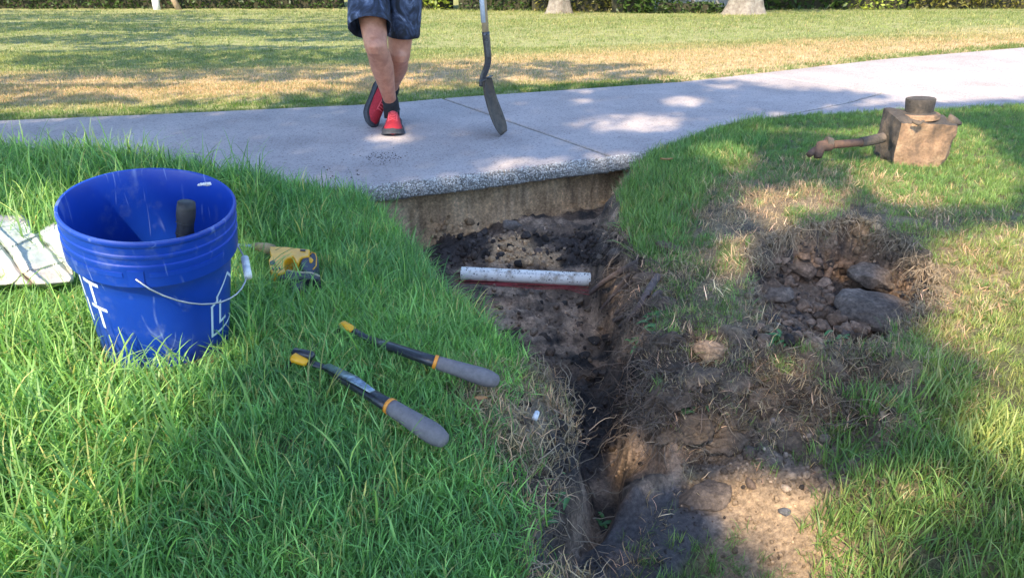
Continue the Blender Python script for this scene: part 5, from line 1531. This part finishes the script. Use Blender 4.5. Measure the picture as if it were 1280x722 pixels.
# shovel geometry first, the left hand closes on its handle
ys_ = G(630, 169, 0).y
sh_top = Y(604, 0, ys_ - .0); sh_j = Y(607, 40, ys_)
hdir = (sh_top - sh_j).normalized()
hp = sh_j + hdir * ((1.08 - sh_j.z) / hdir.z)
wrL = hp + Vector((-.055, .045, .01)); elL = X3(.30, -.02, .22)
parts.append(arm(shL, elL, wrL))
parts.append(tube([wrL, wrL + Vector((.014, -.012, -.002)), wrL + Vector((.034, -.022, -.004))], [(.025, .020), (.037, .016), (.040, .013)], 14, up=(0, 0, 1)))
for k, zo in enumerate((.030, .010, -.010, -.029)):
    c_ = hp + Vector((0, 0, zo)); rr_ = .0265
    parts.append(tube([c_ + Vector((rr_ * math.cos(a), rr_ * math.sin(a), 0)) for a in np.linspace(R(150), R(-140 + 8 * k), 9)], [.0095] * 8 + [.0075], 10))
c_ = hp + Vector((0, 0, .045))
parts.append(tube([c_ + Vector((rr_ * math.cos(a), rr_ * math.sin(a), .002)) for a in np.linspace(R(165), R(285), 6)], [.012, .0115, .011, .0105, .010, .008], 10))
body = mk('body', *merge(*parts), M_SKIN, parent=person)
rm = body.modifiers.new('skin', 'REMESH'); rm.mode = 'VOXEL'; rm.voxel_size = .0055; rm.use_smooth_shade = True
sm_ = body.modifiers.new('relax', 'SMOOTH'); sm_.factor = .5; sm_.iterations = 4
M_EYE = simple('eye white', (.8, .8, .78), None, 10, .2); M_IRIS = simple('dark iris', (.05, .03, .02), None, 10, .2); M_LIP = simple('lips', (.38, .14, .12), None, 10, .4)
M_HAIR = simple('short dark brown hair', (.03, .018, .01), (.06, .035, .02), 80, .5, .8, 200, .003)
for s_ in (-1, 1):
    w, f = lump(2, (.0125, .0125, .011), 1, 0); e = mk('eye', w + np.array(hd + Vector((s_ * .031, -.078, .012))), f, M_EYE, parent=person)
    w, f = lump(2, (.005, .004, .005), 1, 0); mk('iris', w + np.array(hd + Vector((s_ * .031, -.0885, .012))), f, M_IRIS, parent=e)
    mk('eyebrow', *tube([hd + Vector((s_ * .016, -.092, .032)), hd + Vector((s_ * .032, -.091, .036)), hd + Vector((s_ * .047, -.080, .031))], [.003, .004, .002], 8), M_HAIR, parent=person)
mk('mouth', *tube([hd + Vector((-.024, -.083, -.058)), hd + Vector((-.01, -.092, -.056)), hd + Vector((.01, -.092, -.056)), hd + Vector((.024, -.083, -.058))], [.003, .006, .006, .003], 8), M_LIP, parent=person)
w, f = lump(4, (.082, .103, .098), 3, .05, 4); w = w + np.array(hd + Vector((0, .008, .032)))
ctr_ = np.array(hd); fc_ = w[f].mean(1) - ctr_
f = f[(fc_[:, 2] > .045) | ((fc_[:, 1] > .0) & (fc_[:, 2] > -.06))]
hair = mk('hair', w, f, M_HAIR, parent=person); hs = hair.modifiers.new('thick', 'SOLIDIFY'); hs.thickness = .006
# shorts
def shorts_mat():
    m, nt, b = newmat('tie dyed navy cloth'); v = objpos(nt)
    mp = N(nt, 'ShaderNodeMapping'); mp.inputs['Scale'].default_value = (1, 1, .7); nt.links.new(v, mp.inputs[0])
    n = noise(nt, 13, 4, .6, mp.outputs[0]); n.inputs['Distortion'].default_value = 1.2
    r = ramp(nt, n.outputs[0], [(.40, (.006, .008, .016)), (.49, (.02, .03, .06)), (.58, (.06, .08, .14)), (.66, (.15, .18, .27)), (.74, (.34, .37, .46))])
    n2 = noise(nt, 60, 4, .6, v); r2 = ramp(nt, n2.outputs[0], [(.3, (.65, .65, .65)), (.7, (1.2, 1.2, 1.2))])
    c = mix(nt, 1, r.outputs[0], r2.outputs[0], 'MULTIPLY'); nt.links.new(c, b.inputs['Base Color']); b.inputs['Roughness'].default_value = .75
    n3 = noise(nt, 14, 4, .5, v); bump(nt, b, n3.outputs[0], .5, .012)
    return m
M_SHORT = shorts_mat()
def wr_(V, amp, seed):
    return [Vector(v) + Vector((float(fbm(v.x * 14, v.y * 14, v.z * 5, seed, 2)), float(fbm(v.x * 14, v.y * 14, v.z * 5, seed + 1, 2)), 0)) * amp for v in V]
hemR, hemL = Y(463, 35, K1.y - .005), Y(505, 44, K2.y + .005)
hemR.z += .0
v1, f1 = tube(catmull([hR + Vector((0, 0, .02)), hR.lerp(hemR, .5), hemR], 8), [(.105 + .012 * min(1, k / 16), .095 + .012 * min(1, k / 16) ** 1.5) for k in range(17)], 36, cap=False, up=(0, 1, 0))
v2, f2 = tube(catmull([hL + Vector((0, 0, .02)), hL.lerp(hemL, .5), hemL], 8), [(.105 + .010 * min(1, k / 16), .095 - .012 * min(1, k / 16) ** 1.5) for k in range(17)], 36, cap=False, up=(0, 1, 0))
v3, f3 = tube([X3(0, 0, .10), X3(0, 0, .04), X3(0, 0, -.03), X3(0, 0, -.10), X3(0, 0, -.14)], [(.120, .158), (.130, .172), (.130, .180), (.118, .170), (.08, .09)], 36, cap=False, up=(0, 1, 0))
sho = mk('shorts', *merge((wr_(v1, .016, 3), f1), (wr_(v2, .016, 6), f2), (wr_(v3, .006, 9), f3)), M_SHORT, parent=person)
so = sho.modifiers.new('thick', 'SOLIDIFY'); so.thickness = .003
# t-shirt
M_TEE = simple('grey t-shirt', (.13, .13, .14), (.10, .10, .11), 30, .85, .4, 40, .01)
tv = [tube([X3(0, 0, .02), X3(0, 0, .12), X3(0, -.01, .24), X3(0, -.005, .36), X3(0, 0, .47), X3(0, .005, .54), X3(0, 0, .565)], [(.140, .180), (.130, .168), (.125, .165), (.135, .182), (.128, .190), (.095, .155), (.066, .085)], 32, cap=False, up=(0, 1, 0))]
for a_, b_ in ((shR, elR), (shL, elL)):
    tv.append(tube([a_.lerp(b_, -.12), a_.lerp(b_, .2), a_.lerp(b_, .62)], [.064, .064, .060], 24, cap=False))
tee = mk('t_shirt', *[(wr_(v, .008, 21), f) for v, f in [merge(*tv)]][0], M_TEE, parent=person); tq = tee.modifiers.new('thick', 'SOLIDIFY'); tq.thickness = .002
# socks
M_SOCK = simple('black sock', (.012, .012, .014), (.02, .02, .022), 60, .9, .5, 300, .001)
mk('sock', *tube([K1.lerp(A1, .89), K1.lerp(A1, .97), A1 + Vector((0, 0, -.02)), A1 + Vector((0, -.004, -.07))], [.0425, .0435, .044, .042], 20), M_SOCK, parent=person)
dd = (A2 - K2).normalized()
mk('sock', *tube([A2 - dd * .035, A2, A2 + (toe2 - A2).normalized() * .05], [.043, .044, .044], 20), M_SOCK, parent=person)
# shoes
M_REDM = simple('red knit mesh', (.46, .022, .035), (.33, .012, .022), 120, .75, .8, 500, .001)
M_SOLE = simple('dark grey rubber sole', (.035, .037, .045), (.06, .062, .07), 60, .7, .5, 200, .001)
M_LACE = simple('coral laces', (.75, .10, .12), None, 60, .7)
def shoe(toe, fw, upv, L_):
    fw = fw.normalized(); upv = (upv - fw * upv.dot(fw)).normalized(); sd_ = fw.cross(upv)
    k = L_ / .29
    def T(a, b_, c_): return toe + fw * ((b_ - .29) * k) + sd_ * (a * k) + upv * (c_ * k)
    yy = [0, .012, .04, .08, .12, .16, .20, .24, .265, .282, .29]
    hw = [.014, .030, .038, .039, .041, .047, .053, .053, .044, .028, .008]
    ht = [.055, .085, .098, .100, .094, .082, .068, .056, .047, .038, .028]
    V, Fc = [], []; n = 20
    for y_, w, h in zip(yy, hw, ht):
        for j in range(n):
            a = math.pi * 2 * j / n
            ca, sa = math.cos(a), math.sin(a)
            e = .8 if sa > 0 else .5
            V.append(T(w * math.copysign(abs(ca) ** .75, ca) * (1 - .25 * max(sa, 0)), y_, .022 + (h - .022) * max(0, math.copysign(abs(sa) ** e, sa)) if sa > 0 else .022 + .01 * sa))
    for i in range(len(yy) - 1):
        for j in range(n):
            q_ = (j + 1) % n; Fc.append((i * n + j, i * n + q_, (i + 1) * n + q_, (i + 1) * n + j))
    Fc += [tuple(range(n)), tuple((len(yy) - 1) * n + j for j in range(n))[::-1]]
    s_ = empty('shoe', (0, 0, 0)); s_.parent = person; s_.location = toe - person.location
    u = mk('upper', V, Fc, M_REDM, parent=s_); q2 = u.modifiers.new('s', 'SUBSURF'); q2.levels = 1; q2.render_levels = 1
    # sole: outline slab, sculpted
    V, Fc = [], []
    out = [(w + .005, y_) for w, y_ in zip(hw, yy)] + [(-w - .005, y_) for w, y_ in list(zip(hw, yy))[::-1]]
    m_ = len(out)
    lev = [(0, -.006), (.004, 0), (.016, .001), (.026, -.001)]
    for z_, g_ in lev:
        for w, y_ in out:
            sp_ = .018 * max(0, (y_ - .2) / .09) ** 2 + .006 * max(0, (.03 - y_) / .03)
            V.append(T(w + math.copysign(g_, w), y_ + (.004 if y_ > .28 else (-.004 if y_ < .01 else 0)), z_ + sp_ + (.010 * max(0, 1 - y_ / .12) if z_ > .02 else 0)))
    for i in range(3):
        for j in range(m_):
            q_ = (j + 1) % m_; Fc.append((i * m_ + j, i * m_ + q_, (i + 1) * m_ + q_, (i + 1) * m_ + j))
    Fc += [tuple(range(m_))[::-1], tuple(3 * m_ + j for j in range(m_))]
    mk('sole', V, Fc, M_SOLE, parent=s_, ang=50)
    mk('ankle_collar', *tube([T(.036 * math.cos(a) , .050 + .042 * math.sin(a), .094 - .004 * math.sin(a)) for a in np.linspace(0, 2 * math.pi, 17)], .0045, 8), M_SOLE, parent=s_)
    for i in range(6):
        y_ = .115 + .016 * i; h = float(np.interp(y_, yy, ht)) + .002; w = .020
        mk('lace', *tube([T(-w, y_ - .003, h - .008), T(-w * .5, y_, h - .001), T(0, y_ + .001, h + .001), T(w * .5, y_, h - .001), T(w, y_ - .003, h - .008)], .0027, 6), M_LACE, parent=s_)
    for sg_ in (-1, 1):
        mk('eyelet_strip', *tube([T(sg_ * .022, y_, float(np.interp(y_, yy, ht)) - .008) for y_ in (.105, .14, .17, .205)], .0035, 6), M_LACE, parent=s_)
    mk('toe_guard', *tube([T(.030 * t, .283 - .018 * t * t, .030 + .006 * (1 - abs(t))) for t in (-1, -.5, 0, .5, 1)], [.004, .008, .010, .008, .004], 8), M_SOLE, parent=s_)
    return s_
shoe(toe1, Vector((.11, -1, 0)), Vector((0, 0, 1)), .285)
heel2 = Y(474, 106, toe2.y + .17)
fw2 = toe2 - heel2
shoe(toe2 + Vector((0, 0, .0)), fw2, Vector((.80, -.50, .1)), min(.29, fw2.length * 1.05))

# ------------------------------------------------------------------ SHOVEL
M_WOOD = simple('pale ash wood', (.50, .38, .22), (.38, .27, .15), 50, .6)
M_SOCKET = simple('dark steel socket', (.06, .06, .065), (.12, .12, .13), 40, .35, .3, 60, .002, metal=.7)
M_BLADE2 = simple('soiled dark shovel blade', (.035, .030, .028), (.10, .075, .055), 25, .6, .5, 60, .004, metal=.3)
M_LABEL = simple('pale handle label', (.55, .60, .66), None, 30, .4)
shv = empty('shovel', G(630, 169, 0), label='long handled shovel with dark muddy blade standing on the path, held upright', cat='shovel')
mk('handle', *tube([sh_j - hdir * .04, sh_j + hdir * .5, sh_j + hdir * ((1.42 - sh_j.z) / hdir.z)], [.0165, .0165, .0165], 20), M_WOOD, parent=shv)
lb0, lb1 = sh_j + hdir * .045, sh_j + hdir * .26
mk('handle_label', *tube([lb0 + Vector((-.003, -.002, 0)), lb1 + Vector((-.003, -.002, 0))], .0160, 20), M_LABEL, parent=shv)
sk = [sh_j, Y(609, 60, ys_), Y(610, 76, ys_), Y(607, 88, ys_ + .01), Y(603, 98, ys_ + .015), Y(602, 108, ys_ + .015)]
mk('socket', *tube(catmull(sk, 5), [.0195 - .00022 * i for i in range(26)], 20), M_SOCKET, parent=shv)
for t in (.12, .5):
    c_ = sk[0].lerp(sk[1], t) + Vector((.004, -.0185, 0)); mk('rivet', *tube([c_, c_ + Vector((0, -.003, 0))], [.005, .003], 10), M_SOCKET, parent=shv)
cl = catmull([Y(606, 99, ys_ + .01), Y(610, 120, ys_ + .005), Y(619, 145, ys_), Y(630, 169, ys_)], 6)
nb_ = len(cl); V, Fc = [], []; wd = Vector((.30, .954, 0)); nn_ = Vector((-.954, .30, 0)); NW = 12
for i, c_ in enumerate(cl):
    t = i / (nb_ - 1); hw_ = .098 * min(1, (t + .12) ** .35) * (1 if t < .62 else math.sqrt(max(0.02, 1 - ((t - .62) / .40) ** 2)) * .75 + .25)
    for j in range(NW + 1):
        w = -1 + 2 * j / NW
        V.append(c_ + wd * (hw_ * w) - nn_ * (.034 * w * w * (1 - .6 * t)) + nn_ * .012 + Vector((0, 0, .012 * (abs(w) ** 2) * t)))
for i in range(nb_ - 1):
    for j in range(NW):
        a = i * (NW + 1) + j; Fc.append((a, a + 1, a + NW + 2, a + NW + 1))
bl_ = mk('blade', V, Fc, M_BLADE2, parent=shv); q2 = bl_.modifiers.new('t', 'SOLIDIFY'); q2.thickness = .003; q2.offset = 0
for s_ in (-1, 1):
    c_ = cl[0] + wd * s_ * .05; mk('foot_step', *boxm(c_ + Vector((0, 0, .004)) - nn_ * .008, (.018, .07, .004), Matrix.Rotation(math.atan2(wd.y, wd.x) - math.pi / 2, 3, 'Z')), M_SOCKET, parent=shv, smooth=False)

# ------------------------------------------------------------------ FAR EDGE OF THE LAWN: hedges, trunks, house
def gfar(px, py=13):
    b_ = (py - 361) / F
    y_ = 12.0
    for _ in range(40):
        zz = float(far_z(np.array([G(px, py, -.5).x]), np.array([y_]))[0]); v = G(px, py, zz); y_ = .5 * y_ + .5 * v.y
    return G(px, py, float(far_z(np.array([v.x]), np.array([y_]))[0]))
YH = gfar(640, 12).y
M_CORE = simple('shaded hedge core', (.03, .03, .015), (.05, .045, .025), 10, .95)
def hedge(name, cat, lab, x0, x1, base_py, mat_, depth=1.0, hgt=1.7, yoff=0, n=None, sz=.055, seed=0, group=None):
    a, b_ = gfar(x0, base_py), gfar(x1, base_py)
    a.y += yoff; b_.y += yoff
    r = np.random.default_rng(seed + 500); L_ = (b_ - a).length
    n = n or int(L_ * (hgt + depth) * 420)
    u = r.random(n); w = r.random(n) ** 2.2; h = r.random(n)
    z0 = min(a.z, b_.z) - .05
    bulge = .18 * fbm(u * L_ * 1.2, h * 2.0, 0, seed, 3)
    X_ = a.x + (b_.x - a.x) * u; Y_ = a.y + (b_.y - a.y) * u + w * depth * .6 - bulge + .15 * (1 - h) * 0
    top = r.random(n) < .2; h = np.where(top, 1 - .04 * r.random(n), h); Y_ = np.where(top, a.y + (b_.y - a.y) * u + r.random(n) * depth, Y_)
    Z_ = z0 + h * hgt * (1 + .12 * fbm(u * L_ * .8, 3, 0, seed + 1, 3))
    root = empty(name, ((a.x + b_.x) / 2, (a.y + b_.y) / 2 + depth / 2, z0), label=lab, cat=cat, group=group)
    c_ = Vector(((a.x + b_.x) / 2, (a.y + b_.y) / 2 + depth * .62, z0 + hgt * .45))
    V, Fc = boxm(c_, (abs(b_.x - a.x) * .98, depth * .6, hgt * .86), Matrix.Rotation(math.atan2(b_.y - a.y, b_.x - a.x), 3, 'Z'))
    k_ = mk('dark_core', V, Fc, M_CORE, parent=root, smooth=False)  # solid dark box behind the leaves, standing in for the hedge's inner shade
    leaf_obj('foliage', np.c_[X_, Y_, Z_], sz, mat_, root, seed)
    return root
hedge('hedge', 'hedge', 'long dark green hedge along the far lawn edge left of the person', -260, 428, 12, M_LEAF, seed=1)
hedge('shrub', 'shrub', 'bright yellow green shrub just right of the blue shorts', 522, 562, 13, M_LEAFY, depth=.8, hgt=1.2, seed=2, sz=.09)
hedge('hedge', 'hedge', 'dark hedge behind the shovel handle', 574, 672, 14, M_LEAF, seed=3)
hedge('shrub', 'shrub', 'olive shrub pressed against the left side of the middle tree trunk', 668, 688, 15, M_LEAFO, depth=.6, hgt=1.4, seed=4)
hedge('hedge', 'hedge', 'olive flecked hedge right of the middle tree trunk', 712, 776, 16, M_LEAFO, seed=5)
hedge('shrub', 'shrub', 'dark green bushy shrub left of the white boarded wall', 772, 822, 17, M_LEAF, depth=.9, seed=6, sz=.08)
hedge('shrub', 'shrub', 'low dark bush under the window of the white boarded wall', 822, 905, 17, M_LEAF, depth=.4, hgt=.26, seed=7)
hedge('hedge', 'hedge', 'dark hedge right of the thick flared trunk', 946, 1060, 13, M_LEAF, seed=8, sz=.07)
hedge('shrub', 'shrub', 'fresh green shrub between the dark hedge and the olive hedge', 1052, 1142, 13, M_LEAFY, depth=.9, seed=9)
hedge('hedge', 'hedge', 'dry olive and gold hedge at the far right', 1140, 1500, 12, M_LEAFO, seed=10)
def big_tree(px, py, r0, lab, seed):
    random.seed(seed)
    v = gfar(px, py); t = empty('oak_tree', v, label=lab, cat='tree')
    n = 26; V, Fc = [], []
    hs_ = [0, .05, .12, .25, .45, .8, 1.4, 2.2, 3.0]; rs = [1.75, 1.5, 1.28, 1.12, 1.0, .92, .86, .84, .9]
    for h, q_ in zip(hs_, rs):
        for j in range(n):
            a = 2 * math.pi * j / n; lob = 1 + .16 * math.sin(a * 5 + seed) * max(0, 1.6 - h * 3) * .7 + .05 * float(vnoise(math.cos(a) * 4, math.sin(a) * 4, h * 2, seed))
            V.append(v + Vector((math.cos(a) * r0 * q_ * lob + .12 * h * .3, math.sin(a) * r0 * q_ * lob, h - .08)))
    for i in range(len(hs_) - 1):
        for j in range(n):
            k = (j + 1) % n; Fc.append((i * n + j, i * n + k, (i + 1) * n + k, (i + 1) * n + j))
    top = v + Vector((.1, 0, 2.9)); pr = [(V, Fc)]
    ends = []
    for k in range(7):
        a = 2 * math.pi * k / 7; e = top + Vector((math.cos(a) * 2.6, math.sin(a) * 2.6, random.uniform(1.6, 3.2))); ends.append(e)
        pth = catmull([top - Vector((0, 0, .1)), top.lerp(e, .5) + Vector((0, 0, .4)), e], 5); pr.append(tube(pth, [r0 * .55 * (1 - .8 * i / 10) for i in range(11)], 8))
    mk('trunk', *merge(*pr), M_BARK, parent=t)
    r = np.random.default_rng(seed); C_ = []
    for e in ends + [top + Vector((0, 0, 2.8)), top + Vector((.8, .8, 3.4)), top + Vector((-.9, .4, 3.0))]:
        q_ = r.normal(size=(750, 3)); q_ /= np.linalg.norm(q_, axis=1)[:, None]; q_ *= (r.random(750) ** .4)[:, None] * np.array([1.5, 1.5, .9]); C_.append(q_ + np.array(e))
    leaf_obj('crown', np.concatenate(C_), .13, M_LEAF, t, seed)
big_tree(698, 17, .20, 'pale oak trunk of the middle tree among the far hedges', 3)
big_tree(929, 18, .27, 'thick grey brown oak with flared roots right of the white boarded wall', 4)
v = gfar(228, 11)
t = empty('young_tree', v, label='slim leaning tan trunk before the dark hedge at upper left', cat='tree')
mk('trunk', *tube([v + Vector((.03, -.25, -.05)), v + Vector((-.12, -.25, .35)), v + Vector((-.35, -.2, 1.0)), v + Vector((-.4, -.1, 2.2))], [.075, .065, .06, .04], 12), simple('tan bark', (.50, .36, .24), (.4, .28, .18), 20, .9), parent=t)
r = np.random.default_rng(5); q_ = r.normal(size=(1500, 3)) * .55 + np.array(v + Vector((-.4, 0, 2.8)))
leaf_obj('crown', q_, .09, M_LEAF, t, 9)
v = gfar(203, 11)
mk('marker_post', *tube([v + Vector((0, -.3, -.1)), v + Vector((0, -.3, .22)), v + Vector((0, -.3, .26))], [.09, .085, .05], 14), simple('white painted post', (.75, .75, .72), None, 20, .6), label='short white post beside the slim leaning trunk', cat='post')
# house wall seen between the shrubs
M_SIDE = simple('white painted boards', (.62, .60, .57), (.50, .48, .46), 8, .6); M_GLASS = simple('dark window glass', (.10, .13, .18), (.16, .20, .26), 3, .12); M_FR = simple('white window frame', (.75, .74, .72), None, 20, .5)
M_ROOF = simple('grey shingles', (.14, .13, .12), (.09, .085, .08), 30, .9)
a, b_ = gfar(806, 14), gfar(900, 14); HY = a.y + 1.1; zb = a.z - .1
house = empty('house', ((a.x + b_.x) / 2, HY, zb), label='white boarded house wall with a window between the shrubs at upper right', cat='house')
x0, x1 = a.x + .12, b_.x + 2.2
k = 0
nb2 = int((x1 - x0) / .11)
bm0 = None
for i in range(nb2):
    V, Fc = boxm((x0 + .11 * (i + .5), HY, zb + 1.5), (.098, .03 + .006 * (i % 2), 3.0))
    o = mk('board', V, Fc, M_SIDE, parent=house, smooth=False)
mk('wall', *boxm(((x0 + x1) / 2, HY + 2.02, zb + 1.5), (x1 - x0, 3.99, 2.99)), M_SIDE, parent=house, smooth=False)
wc = (a.x + b_.x) / 2 + .05
V, Fc = boxm((wc, HY - .03, zb + 1.02), (.62, .05, 1.3)); wf = mk('window', *boxm((wc, HY - .035, zb + .97), (.56, .03, 1.30)), M_GLASS, parent=house, smooth=False)
fr = [boxm((wc + s_ * .30, HY - .045, zb + .97), (.05, .06, 1.38)) for s_ in (-1, 1)] + [boxm((wc, HY - .047, zb + .97 + s_ * .66), (.55, .06, .06)) for s_ in (-1, 0, 1)] + [boxm((wc, HY - .043, zb + .97), (.03, .05, 1.26))]
mk('frame', *merge(*fr), M_FR, parent=wf, smooth=False)
mk('sill', *boxm((wc, HY - .07, zb + .27), (.74, .12, .04)), M_FR, parent=wf, smooth=False)
rz = zb + 3.0
mk('roof', [(x0 - .4, HY - .4, rz), (x1 + .4, HY - .4, rz), (x1 + .4, HY + 2, rz + 1.3), (x0 - .4, HY + 2, rz + 1.3), (x1 + .4, HY + 4.4, rz), (x0 - .4, HY + 4.4, rz)], [(0, 1, 2, 3), (3, 2, 4, 5), (0, 3, 5), (1, 4, 2), (0, 5, 4, 1)], M_ROOF, parent=house, smooth=False)
# dark tree line closing the view behind hedges and house
hedge('tree_line', 'trees', 'dense dark trees far behind the hedges and the house', -700, 2200, 12, M_LEAF, depth=2.5, hgt=5, yoff=6.5, n=26000, sz=.28, seed=20)['kind'] = 'structure'
for px, ln in ((820, 1), ):
    v = gfar(866, 14); mk('garden_stake', *tube([v + Vector((0, .1, -.1)), v + Vector((0, .1, .5))], .03, 8), M_BARK, label='small wooden stake in front of the window bush', cat='stake')
